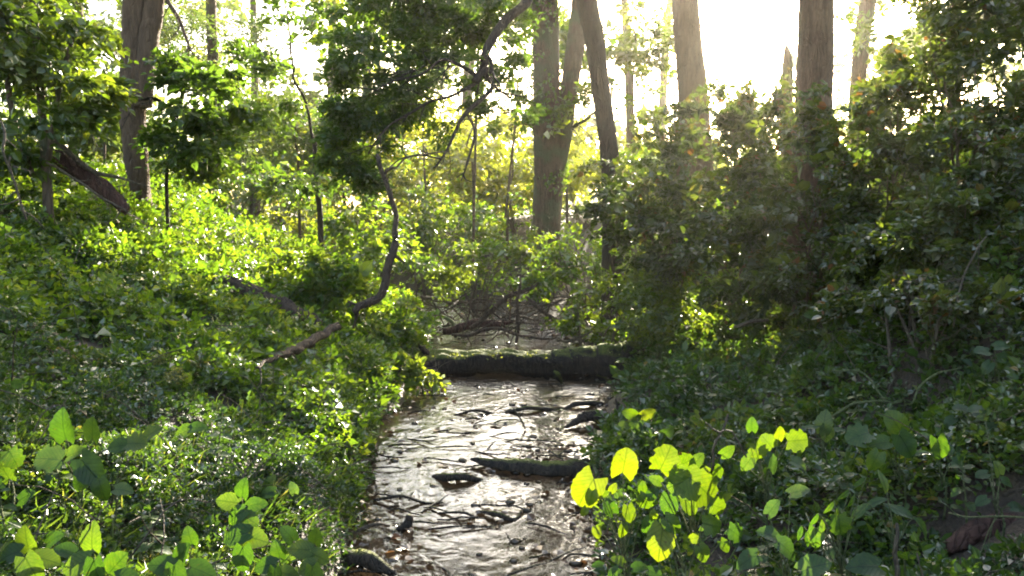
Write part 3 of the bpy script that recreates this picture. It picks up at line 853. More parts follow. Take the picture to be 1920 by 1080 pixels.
BG = 'bramble thickets on the steep shaded bank'
shrub('bramble_bush', 'bramble thicket sloping down below the broad sunlit trunk', 'bush', BG,
      [(1230, 330, 10.5, 90, 80, .9, 302, .055), (1300, 300, 10.5, 80, 70, .9, 273, .055), (1190, 420, 10.0, 60, 100, .8, 302, .055), (1340, 230, 11, 60, 50, .7, 144, .055), (1270, 440, 9.5, 90, 90, .8, 324, .055)], 'bramble', HEXA, 12)
shrub('bramble_bush', 'backlit bramble thicket under the glaring gap, gold at its rim', 'bush', BG,
      [(1400, 280, 9.5, 80, 80, .8, 302, .05), (1440, 210, 9.8, 60, 60, .7, 187, .05), (1380, 380, 9, 100, 80, .8, 345, .05), (1350, 470, 8.4, 100, 70, .7, 309, .05), (1420, 560, 7.6, 80, 50, .6, 172, .045)], 'bramble', HEXA, 12)
shrub('bramble_bush', 'very dark bramble thicket wrapped round the thickest crest trunk', 'bush', BG,
      [(1520, 300, 8.4, 90, 90, .7, 374, .045), (1570, 210, 8.8, 80, 60, .7, 244, .045), (1500, 420, 7.8, 90, 90, .7, 374, .045), (1590, 380, 7.4, 90, 90, .7, 345, .045), (1540, 520, 6.8, 90, 60, .6, 273, .04)], 'bramble', HEXA, 12)
shrub('bramble_bush', 'bramble thicket with a patch of glowing gaps in it', 'bush', BG,
      [(1680, 240, 7.4, 90, 80, .7, 331, .042), (1640, 330, 7.0, 80, 90, .6, 302, .04), (1700, 400, 6.4, 90, 90, .6, 374, .038), (1740, 130, 7.8, 80, 80, .7, 273, .042), (1650, 470, 6.0, 80, 60, .5, 216, .036)], 'bramble', HEXA, 12)
shrub('bramble_bush', 'tallest bramble wall rising out of the picture at its edge', 'bush', BG,
      [(1840, 120, 6.6, 110, 130, .8, 446, .042), (1860, 300, 6.0, 110, 120, .7, 446, .04), (1800, 440, 5.4, 100, 80, .5, 331, .036), (1900, 480, 5.0, 100, 90, .5, 302, .034), (1930, 0, 6.6, 130, 100, .8, 288, .045), (2060, 200, 6, 150, 250, .8, 360, .045), (1760, 20, 7.2, 80, 80, .7, 230, .045)], 'bramble', HEXA, 14)
shrub('bramble_bush', 'low dark bramble skirt over the gloomy hollow of the bank', 'bush', BG,
      [(1760, 560, 4.9, 110, 50, .4, 187, .034), (1880, 590, 4.5, 90, 50, .4, 144, .034), (1640, 570, 5.6, 80, 45, .4, 158, .034)], 'bramble', HEXA, 8)

WG = 'bushes round the stream bend'
shrub('elder_bush', 'yellow-lit small-leaved bush at the foot of the ivy-dotted trunk', 'bush', WG,
      [(1080, 450, 12.5, 80, 60, .8, 340, .06), (1020, 480, 12, 80, 55, .8, 320, .06), (1110, 520, 11, 70, 60, .7, 300, .055), (1020, 530, 11.5, 40, 30, .5, 90, .055)], 'herb_bright', KITE, 10)
shrub('elder_bush', 'olive green feathery bush leaning over the stream bend', 'bush', WG,
      [(900, 490, 13, 70, 34, .7, 240, .05), (850, 530, 13, 50, 25, .5, 150, .05), (950, 450, 13.5, 50, 40, .6, 150, .055)], 'crown', KITE, 8)
shrub('elder_bush', 'shaded green bush between the mossy log and the bramble slope', 'bush', WG,
      [(1120, 590, 9.8, 70, 40, .5, 260, .05), (1180, 560, 9.4, 70, 60, .6, 300, .05), (1060, 590, 10.2, 40, 30, .4, 110, .045), (1230, 590, 8.8, 70, 45, .5, 240, .045)], 'crown', KITE, 8)
shrub('elder_bush', 'bright green rounded bush beneath the drooping hawthorn foliage', 'bush', WG,
      [(690, 425, 13, 55, 38, .7, 240, .07), (640, 400, 13.5, 50, 35, .6, 170, .07), (720, 470, 12.5, 40, 35, .5, 130, .065)], 'herb_bright', KITE, 6)
shrub('elder_bush', 'yellow glowing thicket in the middle of the clearing', 'bush', WG,
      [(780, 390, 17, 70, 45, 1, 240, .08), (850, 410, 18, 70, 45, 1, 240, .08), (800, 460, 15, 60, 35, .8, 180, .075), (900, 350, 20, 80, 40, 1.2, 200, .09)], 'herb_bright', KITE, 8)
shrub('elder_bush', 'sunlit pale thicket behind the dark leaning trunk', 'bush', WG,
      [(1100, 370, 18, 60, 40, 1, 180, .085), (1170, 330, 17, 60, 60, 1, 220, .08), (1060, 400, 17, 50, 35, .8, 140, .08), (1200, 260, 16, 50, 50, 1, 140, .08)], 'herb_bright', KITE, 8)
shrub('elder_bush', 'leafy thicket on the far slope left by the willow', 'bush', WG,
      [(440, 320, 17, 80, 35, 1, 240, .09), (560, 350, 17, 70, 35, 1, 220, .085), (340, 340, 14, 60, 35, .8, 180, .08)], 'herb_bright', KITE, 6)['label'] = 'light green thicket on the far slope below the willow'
shrub('leafy_bush', 'fresh green sprig bush where the mossy log meets the grassy bank', 'bush', None,
      [(745, 600, 9.6, 50, 38, .35, 190, .05), (690, 645, 9.0, 50, 36, .35, 170, .045), (765, 640, 9.4, 30, 18, .2, 60, .04), (670, 600, 9.5, 50, 35, .4, 140, .05)], 'herb_bright', KITE, 5)
shrub('sapling', 'tiny sunlit sapling glowing yellow before the end of the mossy log', 'sapling', None,
      [(780, 702, 8.1, 40, 28, .16, 24, .055, dict(k=4, tint=.6))], 'lime_small', HEXA, 4)
shrub('nettle_clump', 'sunlit nettle clump above the broken leaning branch', 'nettle clump', None,
      [(590, 500, 9.6, 60, 35, .4, 200, .06), (560, 540, 9.0, 50, 28, .35, 130, .055), (650, 545, 9.2, 50, 35, .35, 150, .055)], 'herb_bright', HEXA, 4)

# ------------------------------------------------------------------ undergrowth
def ground_cover(name, label, cat, region, n, k, leaf, hmax, tmpl, mats, lean=(0, -.15), tuft=.16, tint=.45, gap=.0, y0=1.7, y1=26, powr=.55):
    lv = Leaves()
    # tuft centres, log-uniform with depth
    nt = n // 14
    Y = np.exp(R.uniform(math.log(y0), math.log(y1), nt * 3))
    X = R.uniform(-1, 1, nt * 3) * (.68 * Y + .9)
    ok = region(X, Y)
    X, Y = X[ok][:nt], Y[ok][:nt]
    nt = len(X)
    idx = R.integers(0, nt, n)
    rt = tuft * (Y / 5) ** .6 * R.uniform(.5, 1.5, nt)
    a = unit(R.normal(size=(n, 3))); a[:, 2] = np.abs(a[:, 2])
    x = X[idx] + a[:, 0] * rt[idx] * 1.2
    y = Y[idx] + a[:, 1] * rt[idx] * 1.2
    ok = region(x, y)
    x, y, a, idx = x[ok], y[ok], a[ok], idx[ok]
    n = len(x)
    hn = .5 + .5 * sn(X, Y, .9, 1)
    ht = hmax * np.clip(hn, .15, 1) * R.uniform(.4, 1.2, nt) * (Y / 5) ** .35
    z = ground_z(x, y) + a[:, 2] * ht[idx] * R.uniform(.65, 1.0, n) + .02
    tt = np.clip(tint + .22 * sn(X, Y, 1.5, 2) + R.normal(size=nt) * .10, .02, .97)[idx]
    sz = leaf * (y.clip(1.6) / 5) ** powr * R.uniform(.75, 1.25, n)
    d = a * np.array([1, 1, .35]) + R.normal(size=(n, 3)) * .35 + np.array([lean[0], lean[1], .1])
    sprays(lv, np.stack([x, y, z], 1), d, k, sz * 2.6, sz, tt, flat=.55)
    o = link(name, leaf_mesh(name, lv, tmpl), mats)
    tag(o, label, cat, kind='stuff')
    return o


def dl_(x, y): return -(x - stream_x(y)) - stream_w(y)
def dr_(x, y): return (x - stream_x(y)) - stream_w(y)


HOLES = [(P(1860, 1040, 3.3)[0], P(1860, 1040, 3.3)[1], .22), (P(120, 640, 5)[0], 5.2, .25), (P(330, 640, 6.5)[0], 6.6, .35)]


def nohole(x, y):
    m = np.ones(len(x), bool)
    for a, b, r in HOLES: m &= (x - a) ** 2 + (y - b) ** 2 > r * r
    # bare earthy hollows where the noise dips
    return m & (sn(x, y, .8, 6) > -.85)


ground_cover('ground_ivy', 'small-leaved herbs carpeting the sloping grassy bank', 'ground cover',
             lambda x, y: (dl_(x, y) > .02) & (dl_(x, y) < 9) & (y < 9) & nohole(x, y), 48000, 5, .020, .15, HEXA, M['herb'], y1=9, tuft=.13)
ground_cover('low_herbs', 'mixed low herbs covering the upper and far slopes', 'ground cover',
             lambda x, y: (dl_(x, y) > .02) & nohole(x, y) & (y > 4.5), 28000, 5, .034, .30, KITE, M['herb_bright'], y0=5, y1=24, tuft=.2, tint=.5)
ground_cover('nettle_bed', 'shaded nettles and balsam covering the low bank under the brambles', 'ground cover',
             lambda x, y: (dr_(x, y) > .06) & (dr_(x, y) < 7) & nohole(x, y) & (y < 10), 27000, 5, .032, .24, HEXA, M['herb'], y1=10, tuft=.16, tint=.52)
ground_cover('far_herbs', 'sunlit herbs on the flat ground round the far trunks', 'ground cover',
             lambda x, y: (dr_(x, y) > .05) & (y > 9), 14000, 5, .04, .42, KITE, M['herb_bright'], y0=9, y1=34, tuft=.35, tint=.6)
ground_cover('bank_moss_plants', 'tiny leaves hanging over the stream edges', 'ground cover',
             lambda x, y: ((dl_(x, y) > -.04) & (dl_(x, y) < .45)) & (y < 14), 9000, 5, .017, .10, KITE, M['herb'], y1=14, tuft=.09, tint=.6)

# grass blades
lv = Leaves()
n = 7000
Y = np.exp(R.uniform(math.log(2), math.log(13), n)); X = stream_x(Y) - stream_w(Y) - np.abs(R.normal(size=n)) * .8 - .0
t = R.random(n) < .25
X[t] = (stream_x(Y) + stream_w(Y) + np.abs(R.normal(size=n)) * .9)[t]
m_ = sn(X, Y, .6, 3) > .1
X, Y = X[m_], Y[m_]; n = len(X)
d = np.stack([R.normal(size=n) * .5 + .35, R.normal(size=n) * .5 - .2, R.uniform(.3, 1, n)], 1)
lv.add(np.stack([X, Y, ground_z(X, Y) + .06], 1), d, R.normal(size=(n, 3)) + np.array([0, -.5, .6]), .085 * R.uniform(.5, 1.6, n), np.clip(R.normal(size=n) * .25 + .5, 0, 1))
tag(link('grass', leaf_mesh('grass', lv, BLADE), M['grass']), 'thin grass blades drooping towards the stream', 'grass', kind='stuff')

# dry stems and last year's stalks poking through the herbs
ps = []
for i in range(420):
    y = math.exp(rnd.uniform(math.log(2.4), math.log(11))); sd = -1 if rnd.random() < .62 else 1
    x = float(stream_x(y)) + sd * (float(stream_w(y)) + rnd.uniform(.05, 3.6))
    z = float(ground_z(x, y))
    a = rnd.uniform(0, 6.28); l = rnd.uniform(.15, .55); ti = rnd.uniform(.1, 1.2)
    v = np.array([math.cos(a), math.sin(a) * .7, ti]); v /= np.linalg.norm(v)
    p0 = np.array([x, y, z + rnd.uniform(0, .14)])
    ps.append(tube([p0, p0 + v * l * .5 + np.array([0, 0, .03]), p0 + v * l - np.array([0, 0, .04])], [.0035, .003, .0012], 4, step=.09, seed=i, wob=.008, cap=False))
V, F = join(ps)
tag(link('dry_stems', mesh_np('dry_stems', V, F), M['twig']), 'thin dry stems poking through the herbs on both banks', 'dry stems', kind='stuff')

# litter: dead leaves and twigs lodged in the shallow water
lv = Leaves()
n = 1500
Y = np.exp(R.uniform(math.log(3), math.log(15), n)); X = stream_x(Y) + R.uniform(-1, 1, n) * (stream_w(Y) + .12)
m_ = (sn(X, Y, .5, 5) > .35) | (np.abs(X - stream_x(Y)) > stream_w(Y) * .8)
X, Y = X[m_], Y[m_]; n = len(X)
lv.add(np.stack([X, Y, np.maximum(ground_z(X, Y), .0) + .008], 1), np.stack([R.normal(size=n), R.normal(size=n), R.normal(size=n) * .15], 1), np.array([0, 0, 1.]) + R.normal(size=(n, 3)) * .25, .05 * R.uniform(.4, 1.3, n), R.random(n))
ml = leaf_mat('dead_leaf', [(0, (.03, .018, .01)), (.6, (.10, .055, .025)), (1, (.22, .13, .06))], trans=(1, .8, .5), tfac=.25)
tag(link('leaf_litter', leaf_mesh('leaf_litter', lv, HEXA, carved=False, width=1.4), ml), 'dead brown leaves lodged along the wet stream edges', 'leaf litter', kind='stuff')
ps = []
for i in range(260):
    y = math.exp(rnd.uniform(math.log(3), math.log(13))); x = float(stream_x(y)) + rnd.uniform(-1, 1) * (float(stream_w(y)) + .1)
    if abs(x - float(stream_x(y))) < .5 and rnd.random() < .55: continue
    a = rnd.gauss(0, .5); l = rnd.uniform(.06, .35)
    z = max(0, float(ground_z(x, y))) + .008
    v = np.array([math.cos(a), math.sin(a), rnd.uniform(-.05, .1)])
    c = np.array([x, y, z])
    ps.append(tube([c - v * l / 2, c + np.array([0, 0, .01]), c + v * l / 2], [.004, .006, .002], 5, step=.05, seed=i, wob=.006))
V, F = join(ps)
tag(link('twig_litter', mesh_np('twig_litter', V, F), M['wet']), 'small dark wet twigs littering the stream', 'twig litter', kind='stuff')


# pebbles and silt lumps breaking the surface
def rock(c, r, seed, flat=.5):
    rg = np.random.default_rng(seed)
    th, ph = np.linspace(0, 2 * math.pi, 9)[:-1], np.linspace(-1.3, 1.3, 5)
    V = []
    for p in ph:
        for t in th:
            q = 1 + rg.normal() * .13
            V.append([math.cos(p) * math.cos(t) * q, math.cos(p) * math.sin(t) * q, math.sin(p) * flat * q])
    V = np.array(V) * r + np.asarray(c)
    i = np.arange(4)[:, None] * 8 + np.arange(8)[None]; j = np.arange(4)[:, None] * 8 + (np.arange(8)[None] + 1) % 8
    F = np.stack([i, j, j + 8, i + 8], -1).reshape(-1, 4)
    F = np.vstack([F, [[32, 33, 34, 35], [32, 35, 36, 39], [36, 37, 38, 39]]])
    return V, F


ps = []
for i in range(420):
    y = math.exp(rnd.uniform(math.log(3), math.log(13))); x = float(stream_x(y)) + rnd.uniform(-1, 1) * float(stream_w(y))
    if sn(np.array([x]), np.array([y]), .6, 1)[0] < .1 and rnd.random() < .75: continue
    r = rnd.uniform(.008, .035)
    ps.append(rock((x, y, rnd.uniform(-.015, .004)), r, i))
V, F = join(ps)
mp_, t_ = newmat('wet_pebble')
b_ = N(t_, 'ShaderNodeBsdfPrincipled', i_Roughness=.25); nz_ = N(t_, 'ShaderNodeTexNoise', i_Scale=25.0)
rr_ = ramp(t_, [(.3, (.02, .016, .01)), (.7, (.09, .065, .04))]); t_.links.new(nz_.outputs[0], rr_.inputs[0]); t_.links.new(rr_.outputs[0], b_.inputs['Base Color'])
o_ = N(t_, 'ShaderNodeOutputMaterial'); t_.links.new(b_.outputs[0], o_.inputs[0])
tag(link('pebbles', mesh_np('pebbles', V, F), mp_), 'small dark wet pebbles breaking the stream surface', 'pebbles', kind='stuff')

# ------------------------------------------------------------------ logs, sticks, dead wood
def stick(name, label, cat, path, mat, sides=8, wob=.01, rough=.12, group=None, twigs=0, tl=.3, forks=(), seed=1, step=None):
    pts, rad = pxpath(path)
    root_loc = pts[0]
    ps = [tube(pts, rad, sides, step=step, rough=rough, seed=seed, wob=wob)]
    for f in forks:
        p2, r2 = pxpath(f)
        ps.append(tube(p2, r2, max(5, sides - 2), rough=rough, seed=seed + 3, wob=wob))
    if twigs: ps += twiglets(pts, twigs, tl, rad[-1] * .7 + .002, seed, .0)
    V, F = join(ps)
    V = V - root_loc
    o = bpy.data.objects.new(name, mesh_np(name, V, F))
    o.location = [float(c) for c in root_loc]
    o.data.materials.append(M[mat])
    COL.objects.link(o)
    return tag(o, label, cat, group)


stick('mossy_log', 'thick dark mossy log lying across the stream like a bridge', 'log',
      [(640, 684, 9.3, 44), (700, 680, 9.2, 50), (780, 684, 9.15, 56), (860, 682, 9.1, 48), (930, 677, 9.1, 43), (1010, 682, 9.1, 50), (1060, 684, 9.1, 60), (1110, 680, 9.1, 62), (1170, 686, 9.1, 82), (1240, 690, 9.2, 84)], 'mossy', 28, .004, .16, step=.04,
      forks=[[(1040, 700, 9.0, 16), (1052, 716, 8.9, 12), (1056, 726, 8.85, 5)], [(800, 664, 9.1, 14), (790, 652, 9.05, 9), (786, 644, 9.0, 3)], [(1120, 710, 9.0, 26), (1150, 722, 8.9, 22), (1190, 735, 8.8, 10)]])
# moss tufts on the log
lv = Leaves(); n = 2600
u_ = R.uniform(700, 1215, n)
c = np.array([P(a, 668 if a < 1100 else 660, 9.12 + R.normal() * .07) for a in u_]); c[:, 2] += R.normal(size=n) * .012 - .01
mk = sn(c[:, 0], c[:, 1], .3, 2) > -.3
lv.add(c[mk], (R.normal(size=(n, 3)) + np.array([0, -.3, .8]))[mk], R.normal(size=(n, 3))[mk], .03 * R.uniform(.5, 1.4, mk.sum()), .8)
lo = bpy.data.objects['mossy_log']
mo = link('moss', leaf_mesh('moss', lv, KITE, carved=False), M['grass'], lo); mo['kind'] = 'stuff'
stick('half_sunk_log', 'pointed half-sunk log lying in the shallow water', 'log',
      [(882, 860, -.03, 3), (905, 866, -.03, 14), (960, 874, -.03, 24), (1040, 880, -.03, 30), (1110, 882, -.03, 34), (1170, 884, -.03, 36)], 'wet', 14, .002, .26, step=.03)
stick('floating_stick', 'short blunt dark stick resting nearest the half-sunk log', 'stick', [(812, 890, -.012, 8), (835, 898, -.012, 16), (870, 900, -.012, 15), (912, 894, -.012, 5)], 'wet', 8, .01, .25)
stick('curved_stick', 'small curved stick with an upturned end in midstream', 'stick', [(893, 956, -.012, 4), (925, 966, -.012, 10), (960, 972, -.012, 10), (978, 960, -.012, 4)], 'wet', 8, .006, .2)
stick('wood_stub', 'stub of wood standing up at the near edge of the water', 'stick', [(768, 962, 4.5, 14), (762, 985, 4.5, 18), (745, 1005, 4.5, 14), (712, 1025, 4.5, 8)], 'wet', 8, .008, .25)
stick('waterside_root', 'dark rotten root lump with a hole by the nearest shore', 'root', [(625, 1030, -.02, 14), (660, 1048, -.02 , 26), (700, 1058, -.02, 28), (735, 1068, -.02, 12)], 'wet', 10, .01, .3)
stick('thin_stick', 'long thin stick lying flat across the water below the mossy log', 'stick', [(850, 776, -.01, 4), (940, 772, -.01, 7), (1040, 766, -.01, 8), (1130, 756, -.01, 9)], 'wet', 7, .01, .2)
stick('driftwood', 'ragged dark driftwood caught by the brambly shore', 'driftwood', [(1060, 798, -.03, 4), (1090, 790, -.03, 16), (1130, 785, -.03, 22), (1170, 782, -.03, 14)], 'wet', 9, .012, .35, twigs=4, tl=.2)
stick('forked_twig', 'pale forked twig poking up from the water', 'twig', [(985, 802, 6.6, 4), (972, 780, 6.6, 4), (962, 764, 6.6, 2)], 'twig', 5, .004, forks=[[(974, 782, 6.6, 3), (985, 766, 6.6, 2)]])
stick('upright_twig', 'thin bare twig standing in the nearest water', 'twig', [(955, 1050, 4.3, 5), (958, 1020, 4.3, 4), (950, 1000, 4.3, 2)], 'twig', 5, .004)
stick('thin_stick', 'slim stick lying beside the curved stick in midstream', 'stick', [(820, 960, -.01, 3), (860, 964, -.01, 6), (895, 968, -.01, 4)], 'wet', 6, .006, .2)
stick('shore_stick', 'bent brown stick along the muddy near shore', 'stick', [(640, 1003, -.03, 5), (690, 992, -.03, 8), (730, 985, -.03, 4)], 'twig', 6, .008, .2)
stick('shore_stick', 'dark stick lying in the mud below the grassy edge', 'stick', [(700, 935, -.02, 5), (760, 936, -.02, 7), (830, 940, -.02, 3)], 'wet', 6, .008, .2)
stick('root_loop', 'looped pale root hanging under the mossy log', 'root', [(1030, 712, 8.6, 5), (1045, 718, 8.6, 6), (1055, 735, 8.6, 6), (1040, 728, 8.6, 4), (1028, 716, 8.6, 3)], 'twig', 6, .004)

stick('bent_sapling', 'bare dark crooked stem curving up from the bank', 'dead sapling',
      [(705, 285, 7.4, 5), (714, 310, 7.4, 9), (732, 370, 7.4, 9), (742, 425, 7.4, 11), (738, 480, 7.4, 15), (715, 535, 7.35, 16), (686, 572, 7.3, 15), (664, 588, 7.25, 12)], 'dead', 10, .012, .12,
      forks=[[(712, 305, 7.4, 4), (695, 292, 7.35, 2)], [(714, 330, 7.4, 5), (742, 312, 7.35, 4), (768, 294, 7.3, 3), (840, 290, 7.3, 2)]], twigs=3, tl=.2)
stick('broken_branch', 'broken dark branch lying on the slope below the crooked stem', 'branch',
      [(632, 611, 100.36, 15), (590, 636, 100.34, 17), (555, 655, 100.3, 16), (520, 668, 100.26, 11), (480, 688, 100.2, 5)], 'dead', 10, .003, .22, twigs=2, tl=.2)
stick('fallen_trunk', 'dark fallen trunk slanting down through the herbs', 'log',
      [(395, 524, 100.12, 20), (440, 537, 100.16, 26), (500, 562, 100.14, 24), (560, 590, 100.14, 22), (600, 606, 100.2, 14)], 'dead', 16, .006, .4, step=.05)
stick('fallen_trunk', 'reddish rotting trunk leaning against the pale forked tree', 'log',
      [(50, 285, 8.0, 20), (90, 300, 8.0, 28), (140, 322, 8.0, 31), (190, 350, 8.0, 26), (235, 392, 8.0, 16)], 'rotten', 16, .02, .35, step=.05)
stick('dead_branch', 'long pale brown branch lying over the reddish rotting trunk', 'branch', [(85, 235, 7.9, 8), (110, 270, 7.9, 10), (160, 310, 7.9, 9), (215, 335, 7.9, 6), (260, 345, 7.9, 3)], 'twig', 7, .012, twigs=4, tl=.3)
stick('dead_branch', 'thin pale bare branch sloping below the reddish rotting trunk', 'branch', [(85, 300, 7.5, 4), (150, 345, 7.5, 5), (205, 375, 7.5, 4), (240, 402, 7.5, 3)], 'twig', 6, .012, twigs=4, tl=.3)
stick('climbing_branch', 'whitish bare climbing stem at the very edge of the slope', 'branch', [(-10, 200, 6.2, 4), (12, 270, 6.2, 5), (28, 330, 6.2, 4), (40, 400, 6.2, 4)], 'twig', 6, .02, twigs=6, tl=.25)

DG = 'dead branches tangled behind the mossy log'
for lab, path, m_, tw in [
    ('long dark branch rising over the tangle behind the mossy log', [(880, 615, 11, 9), (930, 575, 11, 9), (980, 545, 11.1, 8), (1010, 530, 11.1, 4)], 'dead', 5),
    ('upright dark twig crossing the long rising branch', [(968, 640, 11, 6), (972, 580, 11, 6), (975, 510, 11.1, 4)], 'dead', 4),
    ('short dark branch leaning into the top of the tangle', [(872, 555, 11.4, 5), (885, 575, 11.3, 6), (902, 595, 11.2, 4)], 'dead', 2),
    ('low arching dead branch at the shaded end of the tangle', [(985, 555, 11, 5), (1020, 585, 10.8, 8), (1050, 605, 10.6, 9), (1080, 615, 10.4, 6)], 'dead', 4),
    ('mossy yellow-green branch stub over the tangle', [(815, 588, 11.6, 5), (845, 600, 11.4, 7), (850, 615, 11.4, 5)], 'stalk', 1),
    ('flat grey branch lying on the far stream bar', [(790, 556, 13.8, 6), (830, 562, 13.5, 7), (880, 566, 13.2, 4)], 'twig', 3),
    ('thick rotten piece of wood lodged low in the tangle', [(830, 618, 11.2, 14), (880, 612, 11.1, 18), (930, 606, 11, 14), (960, 600, 11, 5)], 'rotten', 3),
    ('brown slanting branch half in the water behind the log', [(850, 630, 10.6, 5), (890, 622, 10.6, 7), (950, 622, 10.5, 6), (1030, 634, 10.4, 4)], 'dead', 4),
    ('bowed dark twig dipping just above the mossy log', [(1045, 630, 9.9, 4), (1065, 642, 9.8, 5), (1090, 632, 9.7, 4), (1110, 618, 9.7, 3)], 'twig', 2)]:
    stick('dead_branch', lab, 'branch', path, m_, 7, .015, .15, DG, twigs=tw, tl=.35, seed=len(lab))
# finer brushwood of the tangle
ps = []
for i in range(100):
    c = P(rnd.uniform(790, 1060), rnd.uniform(560, 628), rnd.uniform(10.4, 13))
    c[2] = max(c[2], float(ground_z(c[0], c[1])) + .02) if c[2] < .5 else c[2]
    v = np.array([rnd.gauss(0, 1), rnd.gauss(0, .7), rnd.gauss(0, .6)]); v /= np.linalg.norm(v); l = rnd.uniform(.15, .5)
    ps.append(tube([c - v * l, c + np.array([0, 0, rnd.uniform(-.04, .05)]), c + v * l], [.004, .009, .003], 5, step=.08, seed=i, wob=.012))
V, F = join(ps)
tag(link('brushwood', mesh_np('brushwood', V, F), M['dead']), 'tangle of fine dead brushwood behind the mossy log', 'brushwood', kind='stuff')

stick('rotten_log', 'reddish rotten log half hidden under the leaves at the lower corner', 'log',
      [(1740, 1050, 3.3, 14), (1780, 1030, 3.3, 30), (1840, 1005, 3.3, 40), (1920, 985, 3.3, 46), (1990, 965, 3.3, 40)], 'rotten', 14, .012, .25, step=.03)
CG = 'bare stalks on the shaded bank'
for lab, path, m_ in [
    ('forked dry twig sticking up beside the lime-green leaves', [(1332, 880, 3.3, 5), (1345, 830, 3.3, 5), (1364, 775, 3.35, 4)], 'twig'),
    ('dry twig crossing the forked one', [(1325, 795, 3.3, 3), (1350, 812, 3.3, 4), (1372, 810, 3.3, 4), (1396, 850, 3.3, 4)], 'twig'),
    ('arching pale cane under the shaded brambles', [(1556, 782, 4.2, 4), (1590, 762, 4.2, 5), (1640, 752, 4.2, 4), (1680, 755, 4.2, 3)], 'stalk'),
    ('pale cane bending over into the nettles', [(1560, 695, 4.4, 3), (1610, 698, 4.4, 4), (1640, 720, 4.35, 4), (1662, 755, 4.3, 4)], 'stalk'),
    ('thin whitish cane forking upward at the dark hollow', [(1706, 755, 4.1, 3), (1725, 725, 4.1, 4), (1770, 700, 4.1, 3), (1800, 685, 4.1, 2)], 'stalk'),
    ('upright brown stalk at the lower edge of the shaded bank', [(1678, 1090, 2.7, 10), (1682, 1030, 2.7, 9), (1680, 978, 2.7, 6)], 'twig'),
    ('long greenish runner lying over the corner log', [(1780, 964, 3.0, 3), (1840, 970, 3.0, 4), (1930, 968, 3.0, 4)], 'stalk'),
    ('dark weathered stick on the slope below the bramble thickets', [(1375, 612, 7.3, 5), (1400, 606, 7.3, 8), (1440, 600, 7.3, 6)], 'twig'),
    ('dry cane hanging in front of the tallest bramble wall', [(1790, 610, 4.5, 3), (1795, 560, 4.5, 4), (1815, 500, 4.6, 3), (1850, 440, 4.7, 3)], 'twig')]:
    stick('dry_stalk' if 'stalk' in lab or 'twig' in lab else 'bramble_cane', lab, 'stalk' if 'stalk' in lab else 'twig' if 'twig' in lab else 'stick' if 'stick' in lab else 'cane', path, m_, 6, .006, .1, CG, seed=len(lab))

# ------------------------------------------------------------------ large leaves, one object each
def big_leaf(name, shape, n=11, seed=0, curve=.25, fold=.25):
    rg = np.random.default_rng(seed)
    V, UV = [], []
    cols = np.array([-1, 0, 1])
    for i in range(n + 1):
        t = i / n
        if shape == 'heart': w = .46 * (math.sin(math.pi * min(1, (t * .80 + .14))) ** .9) * (1.06 - t * .30) if t < 1 else 0
        elif shape == 'round': w = .54 * math.sqrt(max(0, 1 - ((t - .42) / .60) ** 2)) * (1.04 if i % 2 else .98) if t < 1 else .06
        elif shape == 'lobed': w = .56 * math.sqrt(max(0, 1 - ((t - .45) / .58) ** 2)) * (1.0 + .16 * math.cos(i * 2 * math.pi / 3.67)) if t < 1 else .0
        else: w = .17 * math.sin(math.pi * (t * .93 + .05)) if t < 1 else 0
        if t == 1 and shape != 'round': w = .004
        ser = (.018 if i % 2 else -.018) if shape in ('heart', 'lobed') else 0
        for s in cols:
            x = s * (w + (ser if abs(s) == 1 and 0 < i < n else 0))
            y = t - (.30 if shape == 'round' else .20 if shape in ('heart', 'round', 'lobed') else .03) * abs(s) * (1 - t) ** 3 * (1.6 if abs(s) == .5 else 1) + (.05 * abs(s) if shape == 'lobed' and i % 2 == 0 else 0)
            z = fold * abs(x) - curve * t * t + .03 * math.sin(7 * t + 3 * s + seed) * abs(s) + rg.normal() * .006
            V.append((x, y, z)); UV.append((x, y))
    F = []
    for i in range(n):
        for j in range(2):
            a = i * 3 + j
            F.append((a, a + 1, a + 4, a + 3))
    return mesh_np(name, np.array(V), np.array(F), smooth=True, uv=np.array(UV), tint=np.full(len(V), .5))


LM = {}
for sh in ('heart', 'round', 'lobed', 'lance'):
    for mt in ('hero', 'hero_yellow', 'hero_grey'):
        for s_ in range(3):
            me = big_leaf('leaf', sh, 11, s_, curve=(.12, .28, .42)[s_], fold=(.15, .3, .22)[s_])
            me.materials.append(M[mt])
            LM[sh, mt, s_] = me


def add_leaf(root, pos, d, n, size, sh, mt):
    d = Vector(d).normalized(); n = Vector(n).normalized()
    s = d.cross(n).normalized()
    n = s.cross(d).normalized()
    o = bpy.data.objects.new('leaf', LM[sh, mt, rnd.randrange(3)])
    COL.objects.link(o)
    mat = Matrix((s, d, n)).transposed().to_4x4()
    mat = Matrix.Translation(Vector(pos) - root.location) @ mat @ Matrix.Scale(size, 4)
    o.parent = root
    o.matrix_local = mat
    return o


TOCAM = Vector((0, -1, .25))


